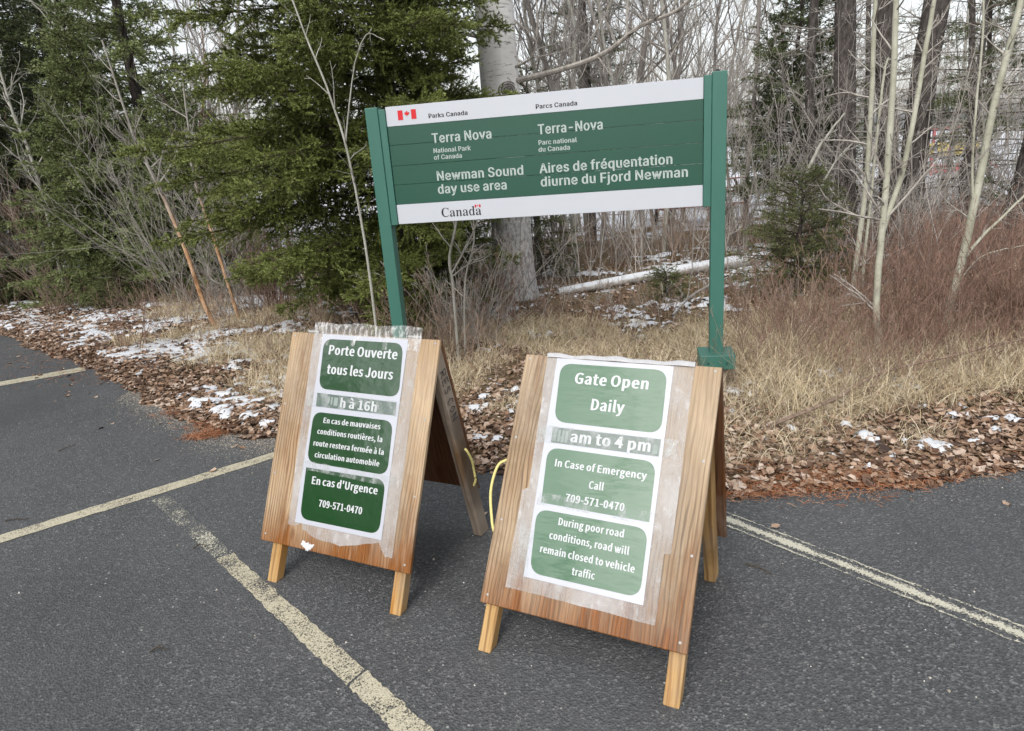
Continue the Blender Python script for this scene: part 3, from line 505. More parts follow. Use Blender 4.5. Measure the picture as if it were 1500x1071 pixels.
# flags: two bars and a leaf
LEAFH = [(0, 1), (.10, .80), (.22, .86), (.17, .52), (.36, .70), (.40, .60), (.60, .64), (.54, .44), (.62, .36), (.28, .08), (.32, -.04), (.03, .0), (.04, -.34)]
LEAFP = np.array(LEAFH + [(-x, y) for x, y in LEAFH[::-1][:-1]])
def flag(u, v, w, h, parent, name='flag_emblem'):
    o = []
    for a, b in ((0, .27), (.73, 1)):
        o.append(flat_poly([(u + a * w, -v - h), (u + b * w, -v - h), (u + b * w, -v), (u + a * w, -v)], SO, SU, SVU, SN, .0013))
    o.append(flat_poly(np.array([u + w / 2, -v - h * .56]) + LEAFP * np.array([h * .5, h * .48]), SO, SU, SVU, SN, .0013))
    return mk(name, o, RED, parent)
flag(.0808, .0278, .1245, .059, sign)
flag(.5405, .6515, .040, .0185, wm, 'small_flag')

# ------------------------------------------------------------------ sandwich boards
def ragged_(pts, amp, n=6):
    g_ = np.random.default_rng(len(pts)); o = []
    for i in range(len(pts)):
        a, b = pts[i], pts[(i + 1) % len(pts)]
        for k in range(n): o.append(a + (b - a) * k / n + (g_.normal(size=2) * amp if k else 0))
    return np.array(o)
def tape_mat():
    q = NT('clear_tape', .10, .6); n = q.noise(q.co((1, .6, .6)), 26, 5, .7); q.col((.55, .58, .58)); q.bump(n, .5, .003); q.alpha_mix(q.ma('ADD', q.mr(n, .46, .62, .06, .42), 0.0)); return q.m
TAPE = tape_mat()
def sandwich_board(name, label, prm, wood, quads, film, texts, strip_marks, prmat, glare, tapes):
    x, y, yaw, W, a, L, e, b, Lb, i1, i2 = prm
    H = (L + e) * math.cos(a); bt = H / math.cos(b)
    root = thing('sandwich_board', label, 'sandwich board', (x, y, 0), yaw, 'wooden sandwich boards on the car park')
    O = np.array([-W / 2, 0, H]); U = np.array([1.0, 0, 0]); D = np.array([0, -math.sin(a), -math.cos(a)]); N = np.array([0, -math.cos(a), math.sin(a)])
    O2 = np.array([-W / 2, .012, H]); D2 = np.array([0, math.sin(b), -math.cos(b)]); N2 = np.array([0, math.cos(b), math.sin(b)])
    def slab(O, D, N, u0, u1, v0, v1, d0, d1, foot=False):
        V = []
        for d in (d0, d1):
            for v in (v0, v1):
                for u in (u0, u1):
                    p = O + U * u + D * v + N * d
                    if foot and v == v1: p = p - D * (p[2] / D[2])
                    V.append(p)
        F = np.array([[0, 2, 3, 1], [4, 5, 7, 6], [0, 1, 5, 4], [2, 6, 7, 3], [0, 4, 6, 2], [1, 3, 7, 5]])
        return np.array(V), F
    fp = bevel(mk('front_panel', [slab(O, D, N, 0, W, 0, L, -.016, 0)], wood, root), .003)
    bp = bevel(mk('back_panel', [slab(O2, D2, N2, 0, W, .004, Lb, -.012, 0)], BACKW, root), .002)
    for u0, m in ((i1, LEGW), (W - i2 - .05, LEGW)):
        bevel(mk('leg', [slab(O, D, N, u0, u0 + .05, .17, L + e, -.058, -.0165, True)], m, root), .003)
    for u0 in (.02, W - .045 - glare):
        V, F = slab(O2, D2, N2, u0, u0 + .042, .01, bt, -.078, -.0125, True)
        for k in (0, 1, 4, 5):                       # top end cut to butt against the front panel
            over = (V[k] - O) @ N + .0175
            if over > 0: V[k] -= D2 * (over / (D2 @ N))
        bevel(mk('leg', [(V, F)], LEGW if glare else LEGG, root), .003)
    # hinges and screws
    for u in (.12, W - .12):
        V, F, _ = tubes(np.array([[-W / 2 + u - .03, .006, H + .004], [-W / 2 + u + .03, .006, H + .004]]), np.array([.006, .006]), 8)
        mk('hinge', [(V, F)], GALV, root)
    for u, v in ((.02, .015), (W - .02, .015), (.022, L * .35), (W - .022, L * .35), (.025, L * .68), (W - .022, L * .68), (.025, L - .03), (W - .025, L - .03)):
        p = O + U * u + D * v
        V, F, _ = tubes(np.array([p, p + N * .001, p + N * .0012]), np.array([.0045, .0045, .0003]), 8)
        mk('screw', [(V, F)], GALV, fp)
    # plastic film under the poster
    fl = np.array(film); V, F = flat_poly(np.stack([fl[:, 0], -fl[:, 1]], 1), O, U, -D, N, .0016)
    fm = mk('plastic_film', [(V, F)], FILM, root)
    # poster: sheet, printed panels, lettering
    q = np.array(quads['paper']); V, F = flat_poly(q * [1, -1], O, U, -D, N, .003)
    po = mk('poster', [(V, F)], PAPER, root)
    for k, cr in (('g1', (1, 1, 1, 1)), ('g2', (1, 1, 0, 0) if glare else (1, 1, 1, 1)), ('g3', (1, 1, 1, 1) if glare else (0, 1, 1, 1))):
        V, F = flat_poly(rrect(quads[k], .042, cr) * [1, -1], O, U, -D, N, .0036)
        mk('green_panel', [(V, F)], prmat, po)
    V, F = flat_poly(np.array(quads['strip']) * [1, -1], O, U, -D, N, .0037)
    mk('time_strip', [(V, F)], STRIP, po)
    for t, u0, v0, u1, v1, cap in texts:
        A = O + U * u0 + D * v0; B = O + U * u1 + D * v1
        mk('lettering', glyph_mesh('B', t, A, unit(B - A), -D, N, np.linalg.norm(B - A) * 1.01, cap, .0044), PRINT_WHITE, po)
    for u0, u1, v0, v1 in strip_marks:
        mk('faded_stroke', [flat_poly(np.array([(u0, v0), (u1, v0), (u1, v1), (u0, v1)]) * [1, -1], O, U, -D, N, .0042)], FADED, po)
    for q4 in tapes:
        mk('tape', [flat_poly(ragged_(np.array(q4), .0015) * [1, -1], O, U, -D, N, .0050)], TAPE, po)
    return root, O, U, D, N, O2, D2, N2, H, W, L

TXL = [('Porte Ouverte', .2186, .0865, .5697, .0877, .0385), ('tous les Jours', .2264, .1677, .5616, .1693, .0385), ('h à 16h', .3182, .3010, .5097, .3035, .0365),
 ('En cas de mauvaises', .2459, .3729, .5354, .3704, .0215), ('conditions routières, la', .2233, .4199, .5531, .419, .0215), ('route restera fermée à la', .2112, .4700, .5683, .467, .0215),
 ('circulation automobile', .2277, .5165, .554, .5139, .0215), ("En cas d'Urgence", .2316, .6250, .5643, .6214, .0300), ('709-571-0470', .2863, .7095, .5048, .7078, .0270)]
TXR = [('Gate Open', .2131, .0970, .4873, .0965, .0395), ('Daily', .2887, .1874, .4125, .1870, .0395), ('am to 4 pm', .2337, .3079, .5244, .3081, .0385),
 ('In Case of Emergency', .1915, .4000, .5203, .4005, .0250), ('Call', .3291, .4583, .3839, .458, .0250), ('709-571-0470', .2529, .5134, .4633, .514, .0250),
 ('During poor road', .2409, .596, .4753, .5975, .0240), ('conditions, road will', .2171, .6463, .4991, .6485, .0240), ('remain closed to vehicle', .1915, .6964, .5247, .6995, .0240), ('traffic', .3183, .7470, .3994, .7465, .0240)]
QL = {'paper': [(.173, .002), (.609, .006), (.612, .789), (.176, .790)], 'g1': [(.185, .022), (.589, .022), (.602, .237), (.195, .234)], 'strip': [(.192, .252), (.596, .258), (.598, .310), (.195, .309)],
      'g2': [(.188, .331), (.592, .332), (.598, .543), (.191, .541)], 'g3': [(.192, .563), (.595, .561), (.598, .770), (.199, .772)]}
QR = {'paper': [(.130, .007), (.561, .009), (.568, .791), (.148, .787)], 'g1': [(.149, .026), (.542, .024), (.549, .243), (.161, .243)], 'strip': [(.161, .263), (.552, .262), (.552, .320), (.163, .319)],
      'g2': [(.155, .337), (.547, .338), (.551, .535), (.166, .532)], 'g3': [(.154, .555), (.551, .556), (.554, .771), (.168, .770)]}
rg = np.random.default_rng(5)
def ragged(pts, amp, n=7):
    out = []
    pts = np.array(pts, float)
    for i in range(len(pts)):
        a, b = pts[i], pts[(i + 1) % len(pts)]
        for k in range(n): out.append(a + (b - a) * k / n + (rg.normal(size=2) * amp if k else 0))
    return np.array(out)
FL_L = ragged([(.126, .001), (.665, .001), (.672, .845), (.640, .850), (.60, .80), (.50, .828), (.42, .846), (.30, .838), (.222, .815), (.21, .79), (.175, .805), (.140, .805), (.13, .5)], .002, 4)
FL_R = ragged([(.090, .002), (.631, .002), (.633, .621), (.611, .625), (.612, .842), (.30, .836), (.087, .835), (.085, .498), (.108, .488)], .0012, 5)
BL, OL, UL, DL, NL, OL2, DL2, NL2, HL, WL, LL = sandwich_board('french', 'weathered plywood sandwich board with the dark green French poster, standing beside the worn line',
    (-.6059, 2.7391, -.4724, .7554, .4391, .8909, .1699, .2492, .7499, .0572, .0254), WOOD, QL, FL_L, TXL, [(.255, .263, .262, .292), (.270, .279, .263, .295), (.286, .306, .264, .298)], PR_L, 0.0, [[(.150, .250), (.635, .252), (.636, .313), (.150, .312)], [(.165, .535), (.640, .545), (.640, .585), (.165, .575)]])
BR, OR, UR, DR, NR, OR2, DR2, NR2, HR, WR, LR = sandwich_board('english', 'larger nearer plywood sandwich board with the pale green English poster reading Gate Open Daily',
    (.3732, 2.3091, -.4918, .7190, .5709, .9030, .1688, .1975, .7287, .0177, .0072), WOOD_R, QR, FL_R, TXR, [(.172, .180, .268, .312), (.186, .195, .270, .312), (.201, .210, .271, .314), (.213, .224, .272, .314), (.530, .546, .284, .312)], PR_R, .03, [[(.112, .258), (.612, .258), (.612, .323), (.112, .323)], [(.150, .497), (.585, .503), (.585, .545), (.150, .541)], [(.105, .60), (.16, .60), (.16, .80), (.105, .80)]])
# clear film standing up above the French board
V = []
for u in np.linspace(.124, .672, 14):
    for v, d in ((.05, .0022), (.0, .0024), (-.022, .006), (-.046, .004)):
        V.append(OL + UL * u + DL * (v + .004 * math.sin(u * 30)) + NL * (d + .002 * math.sin(u * 41)))
i = np.arange(14 * 4).reshape(14, 4); F = np.stack([i[:-1, :-1], i[1:, :-1], i[1:, 1:], i[:-1, 1:]], -1).reshape(-1, 4)
mk('plastic_film', [(np.array(V), F)], CLEAR, BL, True)['label'] = 'clear plastic film sticking up above the top edge'
# folded film over the top of the English board
V = []; m_ = 26
for k, u in enumerate(np.linspace(.09, .632, m_)):
    w = 1 + .25 * math.sin(u * 23) + .2 * math.sin(u * 57)
    for j in range(7):
        t = j / 6 * math.pi
        V.append(OR + UR * u + NR * (.010 * w * math.cos(t) - .004) - DR * (.012 * w * math.sin(t)) + DR * (.006 if j in (0, 6) else 0))
i = np.arange(m_ * 7).reshape(m_, 7); F = np.stack([i[:-1, :-1], i[1:, :-1], i[1:, 1:], i[:-1, 1:]], -1).reshape(-1, 4)
mk('film_fold', [(np.array(V), F)], simple('white_folded_film', (.42, .42, .43), .3, .5, .2, 60, .4), BR, True)
# slush frozen on the lower edge of the French board
bm = bmesh.new()
for u, v, s in ((.235, .868, .012), (.258, .876, .015), (.272, .872, .011), (.283, .868, .008), (.246, .872, .010)):
    r = bmesh.ops.create_icosphere(bm, subdivisions=2, radius=s)
    p = OL + UL * u + DL * v
    for w in r['verts']:
        c = np.array(w.co); k = 1 + 1.3 * (vn(c[0] * 150 + u * 50, c[2] * 150 + c[1] * 90) - .5)
        c = c * k; c = c - NL * (c @ NL) * .75
        w.co = Vector(p + c)
me = bpy.data.meshes.new('ice_patch'); bm.to_mesh(me); bm.free(); me.materials.append(SNOW)
o = bpy.data.objects.new('ice_patch', me); COL.objects.link(o); o.parent = BL
# ropes
def spline(P, n=24):
    P = np.array(P, float); t = np.linspace(0, len(P) - 1, n); out = []
    Q = np.concatenate([[2 * P[0] - P[1]], P, [2 * P[-1] - P[-2]]])
    for s in t:
        i = min(int(s), len(P) - 2); f = s - i; a, b, c, d = Q[i:i + 4]
        out.append(.5 * ((2 * b) + (c - a) * f + (2 * a - 5 * b + 4 * c - d) * f * f + (3 * b - a - 3 * c + d) * f ** 3))
    return np.array(out)
def rope(parent, P, r=.0055):
    S = spline(P, 28); V, F, _ = tubes(S, np.full(28, r), 7); return mk('rope_handle', [(V, F)], ROPE, parent, True)
e_ = np.array([WL - .002, 0])
def bk(u, v, d): return OL2 + UL * u + DL2 * v + NL2 * d
rope(BL, [bk(WL + .004, .50, -.045), bk(WL + .014, .515, -.045), bk(WL + .018, .57, -.035), bk(WL + .012, .62, -.03), bk(WL + .014, .67, -.04), bk(WL + .002, .70, -.045)])
rope(BR, [OR + DR * .40 - NR * .012 - UR * .002, OR + DR * .43 - NR * .01 - UR * .035, OR + DR * .52 - NR * .012 - UR * .045, OR + DR * .62 - NR * .01 - UR * .018, OR + DR * .66 - NR * .012 - UR * .002])
# hand lettering on the side of the French boards back leg
ST = {'R': [[(0, 0), (0, 1), (.6, .9), (.55, .55), (0, .5), (.65, 0)]], 'E': [[(.6, 0), (0, 0), (0, 1), (.6, 1)], [(0, .5), (.5, .5)]], 'S': [[(.6, .9), (.2, 1), (.05, .75), (.55, .4), (.5, .05), (0, .05)]],
      'C': [[(.6, .85), (.3, 1), (0, .5), (.25, 0), (.6, .15)]], 'O': [[(.3, 1), (0, .5), (.3, 0), (.6, .5), (.3, 1)]], 'N': [[(0, 0), (0, 1), (.55, 0), (.6, 1)]]}
o = []; xx = 0
for c in 'RES CON':
    for st in ST.get(c, []):
        P = np.array(st); m = [bk(WL + .0006, .115 + (xx + p[0]) * .040, -.070 + p[1] * .040) for p in P]
        V, F, _ = tubes(np.array(m), np.full(len(m), .0016), 4); o.append((V, F))
    xx += .95 if c != ' ' else .4
# carried by the leg that stands on that side
mk('hand_lettering', o, INK, BL)

# ------------------------------------------------------------------ plants
def needles(rng, S, E, sp, nl, nw, up=.25, tint0=None):
    v = E - S; Ls = np.linalg.norm(v, axis=1); T = v / (Ls[:, None] + 1e-9)
    m = np.maximum(2, (Ls / sp).astype(int)); j = np.repeat(np.arange(len(S)), m); N = len(j)
    t = rng.random(N) ; p = S[j] + v[j] * t[:, None]
    q = unit(np.cross(T[j], rng.normal(size=(N, 3)))) ; q[:, 2] += up
    d = unit(T[j] * rng.uniform(.7, 1.2, N)[:, None] + q * .75)
    l = nl * rng.uniform(.7, 1.2, N) * (1 - .35 * t ** 3)
    s = unit(np.cross(d, rng.normal(size=(N, 3)))) * (nw * .5)
    V = np.stack([p - s, p + s, p + d * l[:, None]], 1).reshape(-1, 3)
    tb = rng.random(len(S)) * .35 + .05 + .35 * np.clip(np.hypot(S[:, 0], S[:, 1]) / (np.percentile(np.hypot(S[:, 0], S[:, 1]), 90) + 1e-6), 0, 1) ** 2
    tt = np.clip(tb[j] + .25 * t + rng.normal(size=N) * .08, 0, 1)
    return V, np.arange(3 * N).reshape(N, 3), np.repeat(tt, 3)

def spruce(rng, H, zb, Lmax, nb, dens=1.0, sp=.006, nl=.02, nw=.003, zcut=99, droop=.45, p=.8, lean=(0, 0), bare=.12, side=None, r0=None, trunk_top=1.0):
    """returns (trunk chunk, wood chunks, needle chunks) in local space, base at the origin"""
    n = 14; zz = np.linspace(-.1, H, n); TP = np.stack([lean[0] * (zz / H) + rng.normal(size=n) * .012, lean[1] * (zz / H) + rng.normal(size=n) * .012, zz], 1)
    r0 = r0 or (H * .011 + .02); TR = r0 * (1 - .93 * np.clip(zz / H, 0, 1)) + .004
    trunk = tubes(TP, TR, 9)
    wood = []; S3 = []; E3 = []; big = []
    for i in range(nb):
        f = (i + rng.random()) / nb
        if zcut < H: z = zb + (zcut - zb) * f / .8 if f < .8 else zcut + (H * .985 - zcut) * (f - .8) / .2
        else: z = zb + (H * .985 - zb) * f ** 1.05
        az = i * 2.39996 + rng.normal() * .35
        rel = (H - z) / (H - zb); L = Lmax * (rel ** p) * rng.uniform(.68, 1.12) + .06
        if rel > .9: L *= .8
        if side is not None: L *= 1 + side[1] * math.cos(az - side[0])
        hd = np.array([math.cos(az), math.sin(az), 0]); t = np.linspace(0, 1, 9)
        a = .12 + .55 * (1 - rel) ** 1.5; dr = droop * (.35 + .65 * rel) * rng.uniform(.7, 1.3)
        base = np.array([np.interp(z, zz, TP[:, 0]), np.interp(z, zz, TP[:, 1]), z])
        P = base + np.outer(t * L, hd); P[:, 2] += L * (a * t - dr * t ** 2 + dr * .55 * t ** 3)
        lat = np.cross(hd, [0, 0, 1]); P += np.outer(np.cumsum(rng.normal(size=9)) * .012 * L, lat)
        rb = .0035 + .0055 * L; RB = np.linspace(rb, .0025, 9); wood.append(tubes(P, RB, 5)[:2])
        dd = dens if z < zcut else dens * .3; bg_ = 1.0 if z < zcut else 2.4
        # second order
        n2 = max(6, int(L / .036 * min(dd, 1.15))); t2 = np.sort(rng.uniform(bare, .99, n2)); k = np.minimum((t2 * 8).astype(int), 7); w = (t2 * 8 - k)[:, None]
        S = P[k] * (1 - w) + P[k + 1] * w; T = unit(P[k + 1] - P[k]); sg = np.where(np.arange(n2) % 2, 1, -1)[:, None]
        sv = unit(np.cross(T, [0, 0, 1.0]))
        D = unit(T * rng.uniform(.5, .85, (n2, 1)) + sv * sg * .8 + np.array([0, 0, 1]) * rng.normal(.03, .32, (n2, 1)))
        L2 = np.clip((.09 + .34 * L * (1 - t2) ** .85) * rng.uniform(.6, 1.15, n2), .05, .62)
        Q = grow(rng, S, D, L2, 4, .07, -.05)
        wood.append(tubes(Q, np.linspace(.0032, .0012, 5)[None, :] * np.ones((n2, 1)), 3)[:2])
        S3.append(Q[:, 1:-1].reshape(-1, 3)); E3.append(Q[:, 2:].reshape(-1, 3)); big.append(np.full(n2 * 3, bg_))
        kk = int(max(2, 9 * min(dd, 1.2))) if bg_ == 1 else 3
        s_, d_, l_, _ = kids(rng, Q, np.ones((n2, 5)), L2, kk, .12, .98, 46, .42, .45)
        l_ = np.clip(l_ * 1.15, .06, .17); d_[:, 2] *= .75; d_ = unit(d_)
        keep = rng.random(len(s_)) < np.repeat(np.clip(L2 / .28, .35, 1), kk)
        s_, d_, l_ = s_[keep], d_[keep], l_[keep]
        S3.append(s_); E3.append(s_ + d_ * l_[:, None]); big.append(np.full(len(s_), bg_))
        S3.append(P[5:-1]); E3.append(P[6:]); big.append(np.full(3, bg_))
    S3 = np.concatenate(S3); E3 = np.concatenate(E3); big = np.concatenate(big)
    nd = []
    for bv in (1.0, 2.4):
        m = big == bv
        if m.any(): nd.append(needles(rng, S3[m], E3[m], sp * bv, nl * (1.2 if bv > 1 else 1), nw * bv))
    return trunk, wood, nd
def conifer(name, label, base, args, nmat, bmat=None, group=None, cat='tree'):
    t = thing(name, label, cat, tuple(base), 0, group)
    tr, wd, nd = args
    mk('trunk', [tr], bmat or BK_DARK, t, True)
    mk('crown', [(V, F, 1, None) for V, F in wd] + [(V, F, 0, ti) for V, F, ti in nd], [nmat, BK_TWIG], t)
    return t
def base_of(px, py):
    g = gp(px, py, 0.05); return np.array([g[0], g[1], float(ground_z(g[0], g[1]))])

def limb(rng, pts, r0, r1, wig=.006, n=26):
    S = spline(pts, n); S = S + np.cumsum(rng.normal(size=(n, 3)), 0) * wig * np.linspace(0, 1, n)[:, None] * .5
    return S, np.linspace(r0, r1, n)
def branches(rng, P, Rr, Ln, levels, trop=.03, wob=.10, rmin=.0012, sides=4):
    """recursive side branches on k stems; levels = [(per, t0, t1, angle, ratio, nseg), ...]"""
    out = []; P = P if P.ndim == 3 else P[None]; Rr = Rr if Rr.ndim == 2 else Rr[None]; Ln = np.atleast_1d(Ln)
    for per, t0, t1, ang, ratio, ns in levels:
        S, D, L, r = kids(rng, P, Rr, Ln, per, t0, t1, ang, ratio)
        P = grow(rng, S, D, L, ns, wob, trop); r = np.minimum(r * .55, .02 * L + .001)
        Rr = np.maximum(r[:, None] * np.linspace(1, .35, ns + 1)[None], rmin); Ln = L
        out.append(tubes(P, Rr, sides if len(out) == 0 else 3, tint=rng.random(len(P)) * .6 + .2))
    return out
def bare_tree(name, label, stems, mat, levels, rng, cat='tree', group=None, rmin=.0012, trop=.03, wob=.10, twigmat=None, extra=None):
    """stems: list of (world points, r0, r1); the first point is the base"""
    b = np.array(stems[0][0][0], float); t = thing(name, label, cat, tuple(b), 0, group)
    for i, (pts, r0, r1) in enumerate(stems):
        S, Rr = limb(rng, np.array(pts) - b, r0, r1); V, F, _ = tubes(S, Rr, 8)
        mk('trunk', [(V, F)], mat, t, True)
        Ln = np.array([np.linalg.norm(np.diff(S, axis=0), axis=1).sum()])
        ch = branches(rng, S, Rr, Ln, levels, trop, wob, rmin)
        mk('crown', ch, twigmat or mat, t)
    return t
LV = [(16, .15, .98, 50, .26, 7), (5, .15, .95, 45, .45, 5), (3, .2, .95, 40, .5, 3)]
LVs = [(10, .25, .98, 48, .28, 6), (4, .2, .95, 42, .45, 4)]
def dn(p, z): p = np.array(p); return p

# ---- the spruces
r = np.random.default_rng
b = np.array([-.98, 7.05, float(ground_z(-.98, 7.05))])
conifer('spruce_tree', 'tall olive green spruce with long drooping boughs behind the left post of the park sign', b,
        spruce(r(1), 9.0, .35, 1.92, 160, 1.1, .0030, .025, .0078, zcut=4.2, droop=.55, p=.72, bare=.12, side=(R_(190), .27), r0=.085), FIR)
b = base_of(185, 434)
conifer('spruce_tree', 'bluish green young spruce with a pointed light top beside the tan saplings', b,
        spruce(r(2), 4.1, .05, 1.55, 160, .95, .0045, .028, .0092, zcut=6, droop=.40, p=.85, bare=.10), SPR, group='spruces left of the sign')
for sd, px, py, Y, H, Lm, lab in ((3, 262, 426, 11.3, 8.5, 1.75, 'tall grey green spruce with ragged top behind the young pointed spruce'),
                                  (4, 60, 405, 12.6, 9.5, 2.4, 'dense dark spruce at the left edge of the wood behind brown brush'),
                                  (5, 150, 400, 15.5, 11.0, 2.6, 'tall dark spruce standing behind the young pointed spruce'),
                                  (6, -130, 410, 11.0, 8.0, 2.3, 'broad dark spruce cut off by the left edge of the photo')):
    g = at(px, py, Y); b = np.array([g[0], Y, float(ground_z(g[0], Y))])
    conifer('spruce_tree', lab, b, spruce(r(sd), H, .3, Lm, 135, .85, .0075, .036, .0135, zcut=6.0, droop=.45, p=.8), DSP if sd != 3 else SPR, group='spruces left of the sign')
b = base_of(300, 430)
conifer('spruce_tree', 'bushy mid green spruce behind the two tan saplings', b, spruce(r(7), 3.0, .05, 1.35, 115, .9, .0048, .028, .0095), SPR, group='spruces left of the sign')
g = at(330, 400, 13.5); b = np.array([g[0], 13.5, float(ground_z(g[0], 13.5))])
conifer('spruce_tree', 'low dark spruce in the gap between the left spruces and the drooping olive spruce', b, spruce(r(8), 3.2, .1, 1.3, 90, .8, .010, .03, .012), DSP, group='spruces left of the sign')
# right side
b = np.array([*at(1155, 410, 10.5)[:2], 0]); b[2] = float(ground_z(b[0], b[1]))
conifer('spruce_tree', 'slender dark spruce with bare dead lower twigs right of the sign', b, spruce(r(11), 4.2, .8, 1.35, 130, .95, .0065, .030, .0105, droop=.3, p=.8), DSP, group='spruces right of the sign')
b = base_of(1168, 432)
conifer('spruce_tree', 'small bushy bright green spruce at the foot of the dark trunks', b, spruce(r(12), 1.25, .02, .72, 80, .95, .0055, .02, .006, droop=.3, p=.55), YSP, group='spruces right of the sign')
b = np.array([*at(1490, 400, 12.5)[:2], 0]); b[2] = float(ground_z(b[0], b[1]))
conifer('spruce_tree', 'open dark spruce with drooping half bare boughs at the right edge', b, spruce(r(13), 7.5, .7, 2.4, 84, .8, .0085, .032, .012, zcut=6, droop=.55, bare=.35), DSP, group='spruces right of the sign')
b = np.array([*at(1400, 400, 9.6)[:2], 0]); b[2] = float(ground_z(b[0], b[1]))
conifer('spruce_tree', 'nearly bare spruce with black drooping boughs behind the forked aspen', b, spruce(r(14), 4.6, .5, 1.9, 60, .55, .010, .03, .011, droop=.6, bare=.55), DSP, group='spruces right of the sign')
b = np.array([*at(868, 380, 12.5)[:2], 0]); b[2] = float(ground_z(b[0], b[1]))
conifer('spruce_tree', 'thin dark spruce rising above the sign right of the paper birch', b, spruce(r(15), 8.5, 1.5, 1.15, 100, .8, .009, .03, .011, zcut=7, droop=.4, bare=.2), DSP, group='spruces behind the sign')
b = np.array([*at(790, 420, 9.4)[:2], 0]); b[2] = float(ground_z(b[0], b[1]))
conifer('spruce_tree', 'young spruce whose tip just shows above the sign beside the paper birch', b, spruce(r(16), 2.75, .15, .78, 70, .85, .007, .024, .009, droop=.3), YSP, group='spruces behind the sign')
g = base_of(655, 452)
conifer('spruce_tree', 'low ragged spruce under the sign against the birch trunk', g, spruce(r(17), 1.75, .1, .95, 60, .9, .006, .02, .007, droop=.35, p=.6), DSP, group='spruces behind the sign')
g = base_of(975, 440)
conifer('spruce_tree', 'tiny spruce seedling under the fallen birch log', g, spruce(r(18), .3, .02, .25, 26, .9, .005, .018, .006, droop=.2, p=.6), YSP, group='spruces behind the sign')
g = base_of(15, 440)
conifer('spruce_tree', 'small yellow green spruce seedling in the snow at the left edge', g, spruce(r(19), .85, .02, .5, 46, .9, .006, .022, .008, droop=.2, p=.6), YSP, group='small spruces on the verge')
g = base_of(180, 448)
conifer('spruce_tree', 'low dark green spruce sprig at the foot of the young pointed spruce', g, spruce(r(20), .5, .02, .55, 30, .9, .006, .02, .007, droop=.25, p=.5), YSP, group='small spruces on the verge')

# ---- spruces across the car park: the glossy posters mirror them
src = {o.name: o for o in COL.objects}
for k, (x, y, sc_) in enumerate(((-9.08, -6.49, 0.53), (-11.51, -6.5, 0.9), (-13.9, -6.27, 0.77), (-12.23, -3.79, 0.75), (-14.39, -3.44, 0.86), (-12.29, -1.36, 0.96), (-14.33, -0.72, 0.68), (-16.38, 0.54, 1.04), (-13.8, 2.5, 0.74))):
    s_ = src['spruce_tree.003']; o = s_.copy(); COL.objects.link(o); o.location = (x, y, 0); o.rotation_euler = (0, 0, k * 1.3); o.scale = (sc_,) * 3
    o['label'] = 'dark spruce across the car park, mirrored in the glossy French poster'; o['group'] = 'spruces across the car park'
    for chd in s_.children: c2 = chd.copy(); COL.objects.link(c2); c2.parent = o

# ---- the paper birch
rng = r(31)
b0 = np.array([.10, 8.1, -.08]); 
def brx(z): return .10 + .0 * z
birch = thing('paper_birch', 'big white paper birch with peeling bark and a dark knot behind the sign', 'tree', tuple(b0))
zz = np.linspace(0, 9, 40); P = np.stack([.012 * np.sin(zz * 1.1), .01 * np.cos(zz), zz], 1); Rr = .232 - .008 * zz + .10 * np.exp(-zz * 3.5) ; Rr = np.maximum(Rr, .06)
V, F, _ = tubes(P, Rr, 28)
V = V + unit(V * np.array([1, 1, 0])) * (.012 * (fbm(np.arctan2(V[:, 1], V[:, 0]) * 2.2 + 9, V[:, 2] * 1.3, 4)[:, None] - .5) * 2)
tr = mk('trunk', [(V, F)], BIRCH, birch, True)
# knot: raised rings and chevron on the camera side
kz = 2.42; ang = math.atan2(-8.1, -.10 + .06) + .42; kr = .20
o = []
for q, rr in enumerate((.105, .078, .05, .022)):
    th = np.linspace(0, 2 * np.pi, 23); a2 = ang + np.cos(th) * rr * .95 / kr
    RP = np.stack([np.cos(a2) * (kr + .012 + .004 * q), np.sin(a2) * (kr + .012 + .004 * q), kz + np.sin(th) * rr * .8], 1); V, F, _ = tubes(RP, np.full(23, .012), 5); o.append((V, F))
for sgn in (-1, 1):
    th = np.linspace(0, 1, 8); a2 = ang + sgn * th * .14 / kr; RP = np.stack([np.cos(a2) * (kr + .008), np.sin(a2) * (kr + .008), kz + .125 - th ** 1.3 * .24], 1); V, F, _ = tubes(RP, np.linspace(.014, .005, 8), 5); o.append((V, F))
mk('knot', o, KNOT, tr, True)
for pts, r0, r1 in (([(.18, 8.0, 2.42), at(835, 98, 7.9), at(890, 75, 7.8), at(940, 38, 7.6), at(1000, 10, 7.4), at(1060, -60, 7.2)], .032, .012), ([(.2, 8.0, 2.55), at(780, 80, 7.9), at(786, 20, 7.9), at(775, -60, 7.9)], .014, .007),
                    ([(-.1, 8.0, 2.9), at(640, 40, 7.7), at(560, 10, 7.4)], .02, .006)):
    S, Q = limb(rng, np.array(pts) - b0, r0, r1); V, F, _ = tubes(S, Q, 7)
    ch = [(V, F)] + branches(rng, S, Q, np.array([2.0]), [(12, .3, 1, 50, .38, 6), (5, .2, .95, 45, .5, 4), (3, .2, .95, 40, .5, 3)], .05, .1, .0018)
    mk('branch', ch, BK_GREY, birch)
S, D, L, q = kids(rng, P[None], Rr[None], np.array([9.0]), 34, .45, 1, 55, .28)
Q = grow(rng, S, D, L, 7, .09, .03); Rq = np.maximum((.012 * L)[:, None] * np.linspace(1, .3, 8), .002)
mk('crown', [tubes(Q, Rq, 5)] + branches(rng, Q, Rq, L, [(7, .2, 1, 45, .5, 5), (4, .2, .95, 40, .5, 3)], .02, .1, .0022), BK_GREY, birch)

